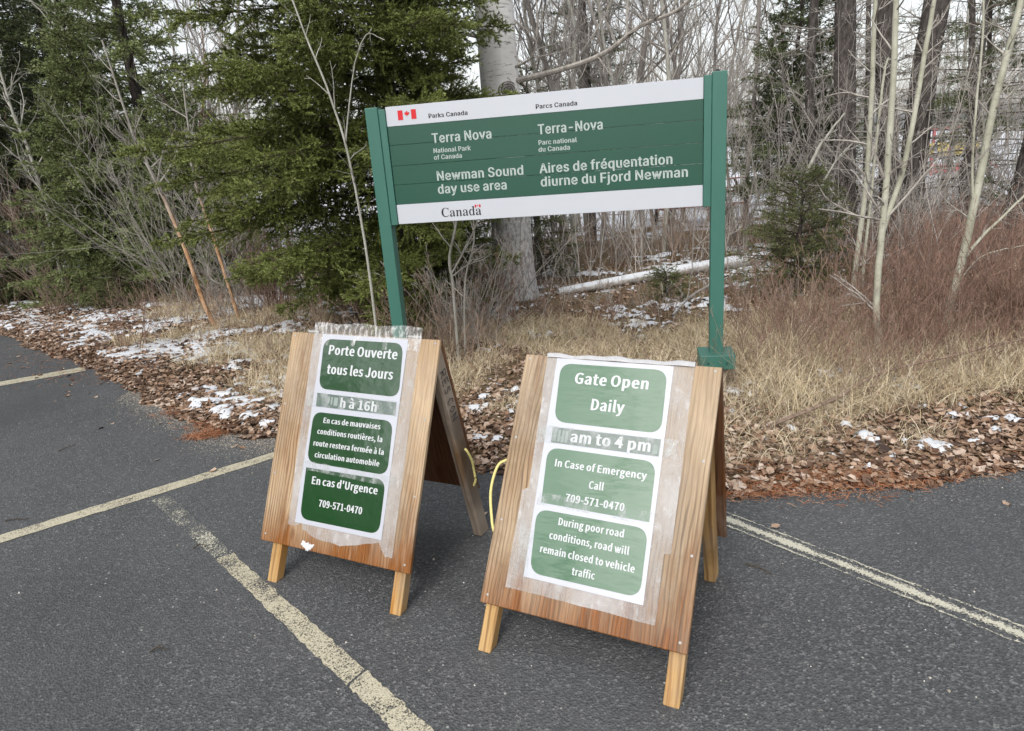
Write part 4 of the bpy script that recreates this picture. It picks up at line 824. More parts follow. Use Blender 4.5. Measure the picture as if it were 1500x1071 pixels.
# ---- traced saplings and trunks
def stem(pts, Y0, Y1=None, ground=True):
    Y1 = Y0 if Y1 is None else Y1; n = len(pts); out = []
    for i, (px, py) in enumerate(pts): out.append(at(px, py, Y0 + (Y1 - Y0) * i / max(1, n - 1)))
    if ground:
        p = out[0]; out[0] = np.array([p[0], p[1], float(ground_z(p[0], p[1])) - .03])
    return out
def bt(name, label, stems, mat, lv, seed, group=None, **k): return bare_tree(name, label, stems, mat, lv, r(seed), group=group, **k)
G_L = 'bare saplings left of the sign'; G_R = 'bare trees right of the sign'
bt('sapling', 'chalky white leaning sapling rising from the left brush to the top edge', [(stem([(175, 425), (138, 200), (121, 138), (108, 93), (90, 37), (77, 0), (60, -70)], 11.6), .045, .02)], BK_PALE, LV, 41, G_L)
bt('sapling', 'thin white sapling leaning over the brown brush at the far left', [(stem([(95, 425), (62, 285), (40, 215), (20, 170), (0, 105), (-35, -20)], 10.6), .030, .012)], BK_PALE, LV, 42, G_L)
bt('sapling', 'orange tan sapling leaning left of its twin above the snowy verge', [(stem([(318, 478), (297, 440), (270, 360), (228, 262), (205, 220), (180, 150), (150, 60)], 7.7), .030, .008)], BK_TAN, LV, 43, G_L, twigmat=BK_GREY)
bt('sapling', 'orange tan sapling nearer the sign of the leaning pair', [(stem([(352, 470), (338, 430), (310, 340), (284, 262), (276, 190), (268, 110)], 7.9), .024, .008)], BK_TAN, LV, 44, G_L, twigmat=BK_GREY)
bt('sapling', 'tall thin grey sapling in front of the drooping olive spruce', [(stem([(549, 476), (541, 400), (527, 310), (508, 215), (480, 130), (452, 62), (420, -20)], 5.0), .0105, .005), (stem([(506, 212), (512, 150), (522, 90), (540, 50), (566, 55)], 5.0, ground=False), .0055, .0025)], BK_PALE, [(8, .3, .98, 48, .16, 6), (3, .2, .95, 42, .45, 4)], 45, G_L)
bt('sapling', 'thin straight brown sapling against the pale gap in the left trees', [(stem([(275, 420), (282, 250), (300, 120), (285, -40)], 10.4), .02, .008)], BK_BROWN, LV, 46, G_L)
bt('sapling', 'pale forked sapling under the sign right of its left post', [(stem([(668, 492), (664, 420), (660, 380), (672, 320), (668, 260)], 5.5), .013, .007), (stem([(662, 400), (678, 370), (698, 325), (700, 270)], 5.5, ground=False), .008, .005)], BK_PALE, LVs, 47, G_L)
bt('sapling', 'slim pale sapling close beside the forked one under the sign', [(stem([(678, 494), (680, 420), (690, 360), (690, 300)], 5.6), .009, .005)], BK_PALE, LVs, 48, G_L)
# right hand trunks
bt('conifer_trunk', 'thin straight dark trunk between the slender spruce and the thick dark trunk', [(stem([(1200, 425), (1192, 250), (1187, 120), (1195, 0), (1200, -150)], 9.6), .075, .05)], BK_DARK, [(60, .15, .98, 75, .16, 6), (7, .15, .95, 45, .4, 4), (2, .2, .9, 40, .5, 3)], 51, G_R, twigmat=BK_DEAD, trop=-.02)
bt('conifer_trunk', 'thick upright dark trunk right of the small green spruce', [(stem([(1243, 432), (1238, 300), (1237, 150), (1238, 0), (1242, -180)], 8.6), .145, .11)], BK_DARK, [(75, .15, .98, 78, .17, 7), (7, .15, .95, 45, .4, 4), (3, .2, .9, 40, .5, 3)], 52, G_R, twigmat=BK_DEAD, trop=-.02)
bt('conifer_trunk', 'thick dark trunk behind the aspen clump', [(stem([(1310, 425), (1304, 300), (1298, 120), (1296, 0), (1296, -150)], 8.9), .13, .10)], BK_DARK, [(75, .12, .98, 78, .17, 7), (7, .15, .95, 45, .4, 4), (3, .2, .9, 40, .5, 3)], 53, G_R, twigmat=BK_DEAD, trop=-.02)
bt('conifer_trunk', 'dark trunk leaning right behind the aspen clump', [(stem([(1322, 425), (1335, 270), (1352, 130), (1374, 0), (1398, -150)], 9.0), .17, .14)], BK_DARK, [(75, .15, .98, 78, .19, 7), (7, .15, .95, 45, .4, 4), (3, .2, .9, 40, .5, 3)], 54, G_R, twigmat=BK_DEAD, trop=-.02)
bt('conifer_trunk', 'stout dark trunk leaning out of the right edge', [(stem([(1463, 420), (1482, 330), (1506, 250), (1540, 120)], 7.9), .15, .12)], BK_DARK, [(26, .1, .98, 75, .22, 6), (6, .15, .95, 45, .4, 4), (2, .2, .9, 40, .5, 3)], 55, G_R, trop=-.02)
for k, (px, w) in enumerate(((1268, .05), (1420, .06), (1448, .045), (1225, .04))):
    bt('conifer_trunk', ['slim dark trunk between the two thick dark trunks', 'slim dark trunk behind the forked aspen', 'dark pole trunk left of the trunk leaning out at the right', 'slim grey trunk just left of the thick upright dark trunk'][k],
       [(stem([(px - 2, 412), (px, 250), (px + 3, 100), (px + 5, -80)], 11.0 + k), w, w * .7)], BK_DARK, [(30, .2, .98, 75, .14, 5), (5, .15, .95, 45, .4, 4)], 56 + k, G_R, twigmat=BK_DEAD, trop=-.02)
LVa = [(14, .25, .98, 50, .22, 7), (4, .2, .95, 45, .42, 5), (3, .2, .95, 40, .5, 3)]
bt('aspen_tree', 'pale green aspen with two stems forking low in the dry grass', [(stem([(1284, 552), (1285, 500), (1283, 440), (1291, 340), (1300, 240), (1308, 120), (1311, 0), (1313, -120)], 4.72), .026, .017),
   (stem([(1289, 352), (1302, 310), (1322, 250), (1340, 160), (1356, 70), (1368, 0), (1385, -110)], 4.72, ground=False), .020, .012)], BK_ASPEN, LVa, 61, G_R, twigmat=BK_GREY)
bt('aspen_tree', 'thin pale aspen stem left of the forked aspen clump', [(stem([(1250, 470), (1252, 400), (1268, 270), (1276, 140), (1281, 0), (1283, -100)], 6.2), .026, .016)], BK_ASPEN, LVa, 62, G_R, twigmat=BK_GREY)
bt('aspen_tree', 'thinnest aspen stem between the pale stem and the forked aspen', [(stem([(1264, 468), (1264, 400), (1278, 260), (1290, 130), (1298, 90)], 6.3), .017, .008)], BK_ASPEN, LVa, 63, G_R, twigmat=BK_GREY)
bt('aspen_tree', 'leaning pale aspen with branches both sides over the red brush', [(stem([(1380, 510), (1391, 450), (1410, 380), (1428, 300), (1444, 220), (1462, 130), (1484, 50), (1500, -30)], 5.15), .034, .020),
   (stem([(1408, 384), (1436, 350), (1470, 318), (1520, 270)], 5.15, ground=False), .014, .007), (stem([(1426, 308), (1424, 250), (1428, 170), (1440, 60), (1445, -40)], 5.15, ground=False), .010, .006),
   (stem([(1398, 420), (1440, 375), (1500, 362)], 5.15, ground=False), .006, .003)], BK_ASPEN, LVa, 64, G_R, twigmat=BK_GREY)
bt('dead_tree', 'broken dead sapling hung with pale lichen leaning against the thick trunk', [(stem([(1210, 372), (1180, 255), (1205, 210), (1240, 168)], 7.4, ground=False)[1:] , .02, .008), (stem([(1212, 400), (1198, 300), (1218, 240), (1246, 205)], 7.3), .012, .006), (stem([(1212, 272), (1234, 300), (1250, 330)], 7.3, ground=False), .01, .005)], BK_PALE, LVs, 65, G_R)
bt('bare_tree', 'bare tree with curling dark limbs above the right end of the sign', [(stem([(1090, 420), (1095, 250), (1108, 100), (1112, 0), (1116, -90)], 10.5), .04, .018)], BK_FAR, [(14, .5, .98, 70, .20, 8), (6, .2, .95, 55, .5, 6), (4, .2, .95, 45, .5, 4)], 66, G_R, wob=.16)
# ---- slender bare trees behind the sign: one of each build, then copies
protos = []
for k in range(7):
    rg = r(80 + k); H = 7 + 4 * rg.random(); w = rg.normal(size=(5, 2)) * .34
    pts = [(0, 0, -.05)] + [(w[i][0] * (i + 1) * .35, w[i][1] * (i + 1) * .35, H * (i + 1) / 5) for i in range(5)]
    bt('slender_tree', 'slender bare grey tree in the thicket behind the sign', [(pts, .028 + .022 * rg.random(), .006)], [BK_PALE, BK_FAR, BK_GREY][k % 3],
       [(30, .2, .99, 42, .22, 7), (6, .15, .95, 40, .5, 5), (4, .2, .95, 38, .5, 3)], 90 + k, 'slender bare trees behind the sign', rmin=.0022, trop=.06, twigmat=[BK_FAR, BK_GREY][k % 2])
    protos.append([o for o in COL.objects if o.name.startswith('slender_tree')][-1])
rg = r(99); used = [False] * 7
spots = [(813, 390, 10.0), (823, 395, 9.6), (832, 392, 11.5), (845, 395, 9.8), (862, 385, 12.5), (880, 385, 11.0), (921, 380, 10.6), (900, 378, 14.0), (945, 385, 11.8), (960, 385, 12.6), (972, 388, 10.8), (983, 386, 13.0), (935, 380, 16.0),
         (790, 385, 13.0), (852, 380, 15.0), (1003, 385, 15.0), (1075, 392, 12.0), (1085, 390, 16.0), (1130, 390, 14.0), (1062, 390, 19.0)]
for k in range(30):
    px = rg.uniform(290, 1500) if k % 3 else rg.uniform(780, 1120); spots.append((px, 380, rg.uniform(14, 27)))
for k in range(9): spots.append((rg.uniform(285, 420), 380, rg.uniform(13, 24)))
for k, (px, py, Y) in enumerate(spots):
    i = k % 7; g = at(px, py, Y); loc = (g[0], Y, float(ground_z(g[0], Y)))
    if not used[i]: o = protos[i]; used[i] = True
    else:
        src = protos[i]; o = src.copy(); COL.objects.link(o)
        for chd in list(src.children):
            c2 = chd.copy(); COL.objects.link(c2); c2.parent = o
    o.location = loc; o.rotation_euler = (rg.normal() * .03, rg.normal() * .03, rg.uniform(0, 6.28)); s = rg.uniform(.8, 1.15); o.scale = (s, s, s)

s_ = protos[0]; o = s_.copy(); COL.objects.link(o); o.location = (-9.6, -5.6, 0); o.scale = (2.3, 2.3, 1.6)
o['label'] = 'tall bare tree across the car park, mirrored in the English poster'; o['group'] = 'bare trees across the car park'
for chd in list(s_.children): c2 = chd.copy(); COL.objects.link(c2); c2.parent = o
# ---- fallen log, branches on the ground
log = at(818, 434, 8.1), at(905, 418, 8.3), at(985, 404, 8.6), at(1060, 392, 8.9), at(1120, 384, 9.2)
S, Q = limb(r(70), [np.array(p) + np.array([0, 0, .05]) for p in log], .05, .09, .004); b = S[0].copy()
o = thing('birch_log', 'fallen white birch log dusted with snow lying behind the sign', 'log', tuple(b))
BK_LOG = bark('snowy_birch_log', (.30, .28, .26), (.74, .72, .69), 12, snow=.1)
V, F, _ = tubes(S - b, Q, 12); mk('log', [(V, F)], BK_LOG, o, True)
mk('branch', branches(r(71), S - b, Q, np.array([2.6]), [(7, .05, .95, 65, .2, 5), (3, .2, .9, 45, .5, 3)], .0, .1, .003), BK_DEAD, o)
def ground_branch(label, pts, r0, r1, seed, mat, lv, name='fallen_branch', cat='branch', group=None):
    W = [gp(px, py, .05) for px, py in pts]; W = [np.array([p[0], p[1], max(0.004, float(ground_z(p[0], p[1]))) + dz]) for p, dz in zip(W, r0[1])]
    S, Q = limb(r(seed), W, r0[0], r1, .003); b = S[0].copy(); V, F, _ = tubes(S - b, Q, 6)
    ln = np.linalg.norm(np.diff(S, axis=0), axis=1).sum()
    t = mk(name, [(V, F)] + (branches(r(seed + 1), S - b, Q, np.array([ln]), lv, .0, .12, .0008) if lv else []), mat, loc=tuple(b))
    return tag(t, label, cat, group)
ground_branch('long bare fallen branch lying through the dry grass on the right', [(1130, 632), (1220, 600), (1290, 572), (1400, 552), (1520, 528)], (.012, (.05, .10, .14, .18, .2)), .006, 72, BK_BROWN, [(8, .1, .95, 35, .2, 5)])
ground_branch('snow dusted fallen branch on the grass left of the right post', [(985, 472), (1010, 452), (1040, 445), (1075, 430)], (.014, (.1, .12, .2, .2)), .01, 74, BK_DEAD, [(8, .1, .95, 45, .3, 4)])
for sd, lab, pts in ((75, 'tiny dark twig on the asphalt between the two left lines', [(83, 652), (97, 647), (110, 642)]), (76, 'tiny black twig on the asphalt left of the worn line', [(216, 940), (226, 936), (236, 936)]), (77, 'tiny dark twig on the asphalt below the leftmost line', [(4, 752), (22, 750), (38, 749)]),
                     (78, 'curved twig lying on the worn part of the line', [(280, 791), (290, 789), (300, 793)]), (79, 'small forked twig at the leaf edge left of the French board', [(145, 556), (158, 548), (175, 545)]), (170, 'thin twig on the asphalt right of the English board', [(1092, 812), (1110, 818), (1128, 824)])):
    ground_branch(lab, pts, (.003, (.003, .006, .003)), .0015, sd, BK_TWIG if sd != 79 else BK_RED, [(3, .2, .8, 40, .4, 3)], 'twig', 'twig', 'twigs on the asphalt')

# ---- shrubs that stand apart
def shrub(label, base, n, H, spread, seed, mat, per=(5, 3), rmin=.0011, lean=(0, 0), r0=.005, group='bare shrubs along the verge'):
    rg = r(seed); b = np.array(base); S = np.stack([rg.normal(size=n) * spread * .25, rg.normal(size=n) * spread * .25, np.full(n, -.02)], 1)
    D = np.stack([rg.normal(size=n) * spread + lean[0], rg.normal(size=n) * spread + lean[1], np.ones(n)], 1); L = H * rg.uniform(.55, 1.1, n)
    P = grow(rg, S, D, L, 8, .07, .02); Q = np.maximum(r0 * (L / H)[:, None] * np.linspace(1, .3, 9), rmin)
    ch = [tubes(P, Q, 4, tint=rg.random(n) * .7 + .1)] + branches(rg, P, Q, L, [(per[0], .2, .98, 38, .4, 5), (per[1], .2, .95, 38, .5, 3)], .05, .09, rmin)
    o = mk('bare_shrub', ch, mat, loc=tuple(b)); return tag(o, label, 'shrub', group)
shrub('dense brown shrub leaning left in front of the spruces at the left edge', base_of(45, 432), 60, 2.9, .28, 201, BK_BROWN, (7, 4), .0018, (-.55, 0), .006)
shrub('grey brown shrub between the left brush and the young pointed spruce', base_of(78, 434), 18, 2.4, .25, 202, BK_GREY, (6, 3), .002, (-.45, 0), .008)
shrub('tall brown shrub at the left frame edge behind the seedling', base_of(-20, 425), 50, 3.3, .25, 203, BK_GREY, (7, 4), .0018, (-.30, 0), .006)
shrub('tall airy tan shrub crossing in front of the young pointed spruce', base_of(285, 446), 15, 3.0, .42, 215, BK_GREY, (8, 4), .0014, (-.35, 0), .006)
shrub('tall airy pale shrub between the tan saplings and the drooping spruce', base_of(372, 452), 22, 2.9, .36, 216, BK_GREY, (8, 4), .0014, (-.2, 0), .006)
shrub('tan twiggy shrub right of the brush at the left edge', base_of(95, 440), 16, 2.8, .36, 217, BK_BROWN, (8, 4), .0015, (-.4, 0), .006)
for k, (px, Y, H, lab) in enumerate(((820, 9.6, 4.6, 'tall bare bush of crooked grey twigs above the sign beside the paper birch'), (905, 10.4, 5.0, 'tall bare bush of crooked grey twigs above the middle of the sign'), (985, 11.0, 5.2, 'tall bare bush of tangled twigs above the right part of the sign'), (1075, 9.8, 3.4, 'tall tangled bush just right of the right sign post'),
    (1135, 8.8, 2.5, 'grey twiggy bush beside the small bright green spruce'), (1215, 8.0, 2.8, 'pale twiggy bush in front of the thick upright dark trunk'), (1335, 8.0, 3.0, 'pale tangled bush in front of the leaning dark trunk'), (1425, 8.4, 2.8, 'tangled bush of dead twigs behind the leaning pale aspen'), (1490, 8.6, 3.2, 'tangled dead bush before the trunk that leans out of the right edge'), (1385, 12.5, 3.4, 'twiggy bush in front of the red and yellow playground'))):
    x_ = at(px, 400, Y)[0]; shrub(lab, (x_, Y, float(ground_z(x_, Y))), 13, H, .26, 230 + k, [BK_GREY, BK_FAR, BK_GREY, BK_DEAD][k % 4], (9, 5), .0015, (.05 * (k % 3 - 1), 0), .008, 'tall bare bushes between the trunks')
for k, (px, py, lab) in enumerate(((600, 470, 'brown tangled shrub at the foot of the left sign post'), (735, 478, 'brown tangled shrub in front of the paper birch base'), (800, 462, 'brown tangled shrub left of the fallen birch log'), (880, 470, 'brown tangled shrub in front of the fallen birch log'), (965, 455, 'brown tangled shrub under the right half of the sign'), (1110, 470, 'brown tangled shrub right of the right sign post'))):
    shrub(lab, base_of(px, py), 34 if px < 830 else 20, .34 if px > 780 and px < 1100 else .85, .5, 250 + k, [BK_BROWN, BK_RED][k % 2], (6, 3), .0014, (0, 0), .0045, 'brown tangled shrubs under the sign')
shrub('dark red shrub between the tan saplings and the drooping spruce', base_of(405, 455), 46, 1.5, .22, 204, BK_RED, (6, 3), .0016, (.05, 0), .006)
shrub('twiggy grey shrub at the foot of the tan saplings', base_of(330, 462), 24, 1.3, .4, 205, BK_GREY, (6, 3), .0016, (-.1, 0), .006)
shrub('leggy grey shrub arching in front of the young pointed spruce', base_of(262, 452), 11, 2.4, .35, 206, BK_GREY, (6, 3), .0013, (.05, -.05), .006)
shrub('small reddish shrub standing in the snowy leaves on the left verge', base_of(195, 512), 9, .75, .30, 207, BK_RED, (5, 2), .0014, (-.1, 0), .006)
shrub('small brown shrub on the snowy verge farther left', base_of(85, 458), 12, .8, .35, 208, BK_BROWN, (5, 2), .0016, (-.1, 0), .006)
shrub('tangled grey shrub under the left half of the sign', base_of(690, 500), 46, .95, .5, 209, BK_GREY, (6, 3), .0013, (0, 0), .005)
shrub('brown shrub right behind the French board', base_of(640, 520), 44, .8, .55, 210, BK_BROWN, (6, 3), .0013, (0, 0), .004)
shrub('red brown shrub beside the right post base', base_of(1150, 505), 40, .75, .45, 211, BK_BROWN, (6, 3), .0012, (0, 0), .004)
shrub('red twigged shrub left of the leaning aspen', base_of(1350, 520), 46, .9, .4, 212, BK_RED, (6, 3), .0012, (0, 0), .004)
shrub('thin pale shrub twig against the right base box', base_of(1040, 560), 3, .42, .3, 213, BK_PALE, (3, 2), .0011, (.1, 0), .003)
shrub('red twigged shrub at the right frame edge', base_of(1480, 505), 60, 1.05, .35, 214, BK_RED, (6, 3), .0013, (.05, 0), .005)

# ---- undergrowth: countless thin twigs, one mass per kind
def thicket(name, label, n, area, hf, seed, mat, per=4, rmin=.0012, sub=True):
    rg = r(seed); X, Y = area(rg, n); Z = ground_z(X, Y) - .02; H = hf(rg, X, Y)
    S = np.stack([X, Y, Z], 1); D = np.stack([rg.normal(size=len(X)) * .32, rg.normal(size=len(X)) * .32, np.ones(len(X))], 1)
    P = grow(rg, S, D, H, 6, .09, .01); far = np.clip(Y / 5.5, .8, 2.2)[:, None]; Q = np.maximum(.0027 * np.linspace(1, .3, 7)[None] * (H / .7)[:, None], rmin) * far
    ch = [tubes(P, Q, 3, tint=rg.random(len(X)) * .8)]
    s, d, l, q = kids(rg, P, Q, H, per, .2, .97, 40, .45)
    P2 = grow(rg, s, d, l, 4, .1, .06); Q2 = np.maximum(q[:, None] * .6 * np.linspace(1, .5, 5), rmin * .9); ch.append(tubes(P2, Q2, 3, tint=rg.random(len(s)) * .8))
    if sub:
        s, d, l, q = kids(rg, P2, Q2, l, 2, .2, .95, 40, .5); P3 = grow(rg, s, d, l, 2, .1, .05); ch.append(tubes(P3, np.maximum(q[:, None] * .7 * np.ones(3), rmin * .8), 3, tint=rg.random(len(s)) * .8))
    return tag(mk(name, ch, mat), label, kind='stuff')
def region(d0, d1, x0, x1, ymax=12):
    def f(rg, n):
        X = rg.uniform(x0, x1, n * 3); Y = rg.uniform(2.6, ymax, n * 3); d = dedge(X, Y); m = (d > d0) & (d < d1); return X[m][:n], Y[m][:n]
    return f
def polyreg(P):
    P = np.array([gp(px, py)[:2] for px, py in P])
    def f(rg, n):
        lo, hi = P.min(0), P.max(0); X = rg.uniform(lo[0], hi[0], n * 6); Y = rg.uniform(lo[1], hi[1], n * 6); c = np.zeros(len(X), bool)
        for i in range(len(P)):
            (x1, y1), (x2, y2) = P[i], P[i - 1]
            m = ((y1 > Y) != (y2 > Y)) & (X < (x2 - x1) * (Y - y1) / (y2 - y1 + 1e-12) + x1); c ^= m
        return X[c][:n], Y[c][:n]
    return f
thicket('undergrowth', 'brown twiggy undergrowth between the verge and the trees', 1700, region(.7, 6, -4.5, 6.5, 10.5), lambda g, X, Y: g.uniform(.2, .7, len(X)) * np.where((X > .2) & (X < 3.4) & (Y > 5), .38, 1), 301, BK_BROWN)
thicket('red_brush', 'dense red twigged brush on the right below the dark trunks', 850, polyreg([(1180, 500), (1330, 395), (1560, 360), (1620, 470), (1420, 520)]), lambda g, X, Y: g.uniform(.3, .95, len(X)), 302, BK_RED, 5, .0017)
thicket('red_brush', 'thin reddish stems standing in the dry grass', 420, polyreg([(1075, 560), (1080, 500), (1500, 480), (1560, 560), (1300, 600)]), lambda g, X, Y: g.uniform(.3, .7, len(X)), 303, BK_RED, 4)
thicket('undergrowth', 'pale dead stems and twigs across the woodland behind the sign', 900, region(3, 9, -6, 9, 14), lambda g, X, Y: g.uniform(.5, 1.5, len(X)) * np.where((X > .4) & (X < 3.4) & (Y < 8.6), .35, 1), 304, BK_GREY, 5)
thicket('undergrowth', 'tangle of brown twigs under the left spruces', 800, polyreg([(-120, 440), (60, 410), (440, 430), (420, 470), (200, 470)]), lambda g, X, Y: g.uniform(.15, .55, len(X)), 305, BK_BROWN, 5)

thicket('undergrowth', 'brown knee high brush behind the fallen log', 900, region(4.6, 8, -.2, 7, 13), lambda g, X, Y: g.uniform(.35, 1.0, len(X)) * np.where(Y < 9.4, .2, 1), 306, BK_BROWN, 5)
# ---- dry grass
def grass(n, area, hf, seed, label, lay=.85):
    rg = r(seed); X, Y = area(rg, n // 9); k = 9; m = len(X)
    X = np.repeat(X, k) + rg.normal(size=m * k) * .035; Y = np.repeat(Y, k) + rg.normal(size=m * k) * .035; N = len(X)
    Z = ground_z(X, Y) - .01; H = hf(rg, X, Y); S = np.stack([X, Y, Z], 1)
    az = rg.uniform(0, 2 * np.pi, N); D = np.stack([np.cos(az) * lay * rg.random(N), np.sin(az) * lay * rg.random(N), np.ones(N)], 1)
    P = np.zeros((N, 5, 3)); P[:, 0] = S; d = unit(D); bend = np.stack([np.cos(az), np.sin(az), -.9 * np.ones(N)], 1) * rg.uniform(.05, .75, N)[:, None]
    for i in range(4): P[:, i + 1] = P[:, i] + d * (H / 4)[:, None]; d = unit(d + bend)
    P[..., 2] = np.maximum(P[..., 2], Z[:, None] + .004)
    w = rg.uniform(.0009, .0021, N)[:, None] * np.clip(Y / 5, .8, 1.8)[:, None]; sv = np.stack([-np.sin(az + rg.normal(size=N)), np.cos(az + rg.normal(size=N)), np.zeros(N)], 1)
    ww = np.array([1, .9, .75, .5, .08])[None, :] * w
    A = P - sv[:, None] * ww[..., None]; B = P + sv[:, None] * ww[..., None]; V = np.stack([A, B], 2).reshape(-1, 3)
    i = np.arange(N * 10).reshape(N, 5, 2); F = np.stack([i[:, :-1, 0], i[:, :-1, 1], i[:, 1:, 1], i[:, 1:, 0]], -1).reshape(-1, 4)
    t = np.repeat(np.clip(rg.normal(.6, .22, N), 0, 1), 10)
    return tag(mk('dry_grass', [(V, F, 0, t)], GRASS), label, kind='stuff')
def gdens(x0, x1, d0, d1, thr, s):
    base = region(d0, d1, x0, x1, 9)
    def f(rg, n):
        X, Y = base(rg, n * 3); m = fbm(X * 1.3, Y * 1.3, s, 3) > thr; return X[m][:n], Y[m][:n]
    return f
grass(50000, gdens(-.9, 5.5, .75, 3.4, .42, 40), lambda g, X, Y: g.uniform(.10, .42, len(X)) * (1 - .4 * (X < 1.5)), 311, 'tall straw coloured dry grass on the right verge')
grass(16000, gdens(-4.5, -.5, .45, 2.6, .47, 41), lambda g, X, Y: g.uniform(.08, .3, len(X)), 312, 'short dry grass tufts among the leaves on the left verge')
grass(9000, gdens(.6, 5, .2, .9, .44, 42), lambda g, X, Y: g.uniform(.06, .2, len(X)), 313, 'sparse dry grass among the fallen leaves', .9)

# ---- leaf litter, orange needles, snow, pebbles
def leaves(n, seed):
    rg = r(seed); X = rg.uniform(-8, 5, n * 20); Y = rg.uniform(2.6, 10, n * 20); d = dedge(X, Y) + .10 * (fbm(X * 3, Y * 3, 8, 3) - .5) * 2
    pr = (np.exp(-np.maximum(d, 0) / .8) + .05) * (d > -.02) + .004 * (d > -.5) * (d < 0); m = rg.random(len(X)) < pr; X, Y = X[m][:n], Y[m][:n]; N = len(X); print('leaves', N)
    Z = np.maximum(ground_z(X, Y), .003) + rg.uniform(.002, .030, N) * (dedge(X, Y) > 0)
    az = rg.uniform(0, 2 * np.pi, N); el = rg.normal(size=N) * .24; a = np.stack([np.cos(az) * np.cos(el), np.sin(az) * np.cos(el), np.sin(el)], 1)
    nrm = unit(np.stack([rg.normal(size=N) * .34, rg.normal(size=N) * .34, np.ones(N)], 1)); s = unit(np.cross(nrm, a)); nrm = np.cross(a, s)
    l = rg.uniform(.024, .060, N) * rg.uniform(.8, 1.2, N); w = l * rg.uniform(.2, .46, N); c = rg.normal(.12, .35, N) * w; cu = rg.normal(.08, .14, N) * l
    p = np.stack([X, Y, Z], 1); f = lambda u, v, h: p + a * (u * l)[:, None] + s * (v * w)[:, None] + nrm * h[:, None]; z0 = np.zeros(N)
    V = np.stack([f(-.5, 0, cu), f(-.15, -1, c), f(.25, -.8, c), f(.5, 0, cu), f(.25, .8, c), f(-.15, 1, c), f(-.15, 0, z0), f(.25, 0, z0)], 1).reshape(-1, 3)
    b = np.arange(N)[:, None] * 8
    T = np.concatenate([b + np.array([0, 6, 1]), b + np.array([0, 5, 6]), b + np.array([7, 3, 2]), b + np.array([7, 4, 3])])
    Qd = np.concatenate([b + np.array([1, 6, 7, 2]), b + np.array([6, 5, 4, 7])])
    t = np.repeat(np.clip(rg.beta(1.7, 1.4, N) + .25 * (fbm(X * 2, Y * 2, 9, 3) - .5), 0, 1), 8); 
    return tag(mk('leaf_litter', [(V, T, 0, t), (V * 0 + V, Qd, 0, t)], LEAF), 'curled brown fallen leaves along the edge of the asphalt', kind='stuff')
leaves(46000, 321)
rg = r(322); X = []; Y = []
for (px, py, sx, sy, n) in ((1110, 722, .13, .035, 1300), (1150, 712, .2, .04, 900), (1255, 708, .2, .045, 1900), (1300, 706, .12, .04, 700), (1440, 690, .25, .04, 700), (308, 622, .07, .06, 800), (300, 640, .07, .03, 900), (322, 632, .05, .05, 500), (270, 604, .1, .06, 500), (90, 525, .5, .3, 900), (1240, 728, .15, .05, 250), (1085, 690, .1, .05, 400), (150, 548, .3, .15, 400)):
    g = gp(px, py); n = int(n * .34); X.append(g[0] + rg.normal(size=n) * sx * 1.0); Y.append(g[1] + rg.normal(size=n) * sy * 1.2)
X = np.concatenate(X); Y = np.concatenate(Y); N = len(X); Z = np.maximum(ground_z(X, Y), 0) + rg.uniform(.004, .024, N)
az = rg.uniform(0, 6.28, N); D = np.stack([np.cos(az), np.sin(az), rg.normal(size=N) * .25], 1) * rg.uniform(.012, .03, N)[:, None]; p = np.stack([X, Y, Z], 1)
tag(mk('needle_litter', [tubes(np.stack([p - D, p + [0, 0, .004], p + D], 1), np.full((N, 3), .0012), 3, tint=rg.random(N))], ORANGE), 'rust orange fallen conifer needles along the asphalt edge', kind='stuff')

rg = r(323); X = rg.uniform(-7, 5, 30000); Y = rg.uniform(2.7, 9, 30000); d = dedge(X, Y); m = (d > 0) & (rg.random(30000) < np.exp(-d / 1.1)); X, Y = X[m][:2600], Y[m][:2600]; N = len(X)
az = rg.uniform(0, 6.28, N); Ln = rg.uniform(.03, .22, N); S = np.stack([X, Y, ground_z(X, Y) + rg.uniform(.008, .03, N)], 1); P = grow(rg, S, np.stack([np.cos(az), np.sin(az), rg.normal(size=N) * .16], 1), Ln, 4, .13, .0)
tag(mk('twig_litter', [tubes(P, np.linspace(.0024, .001, 5)[None] * rg.uniform(.5, 1.2, N)[:, None], 3, tint=rg.random(N))], [BK_BROWN]), 'broken twigs and stalks lying among the fallen leaves', kind='stuff')
gx = np.arange(-9, 5.5, .018); gy = np.arange(2.8, 11.0, .018); X, Y = np.meshgrid(gx, gy); d = dedge(X, Y)
f = fbm(X * 2.2, Y * 2.6, 21, 4) * .5 + fbm(X * 12, Y * 13, 25, 3) * .5
bias = np.where(X < -2.0, .03 * sst(-2.0, -3.8, X) + .002, 0.0) - .055 * (X > -.6) * (d < 3.2)
bias = bias + .05 * sst(.2, .5, d) * sst(1.6, .9, d) * (X < -.5)  + .0 - .3 * sst(.12, 0.02, d) + .03 * (X > .8) * (d < .75) + .01
h = (f + bias - .585) * .30; h = np.minimum(h, .016 + .05 * (f - .5)); Zs = ground_z(X, Y) + h - .004 + .012
keep = h > -.004; i = np.arange(X.size).reshape(X.shape)
Fq = np.stack([i[:-1, :-1], i[:-1, 1:], i[1:, 1:], i[1:, :-1]], -1).reshape(-1, 4); kq = keep.ravel()[Fq].all(1); Fq = Fq[kq]
us, inv = np.unique(Fq, return_inverse=True); V = np.stack([X.ravel(), Y.ravel(), Zs.ravel()], 1)[us]
V[:, :2] += r(23).normal(size=(len(V), 2)) * .005
tag(mk('snow', [(V, inv.reshape(-1, 4))], SNOW, smooth=True), 'thin patches of old snow on the verge and forest floor', kind='stuff')

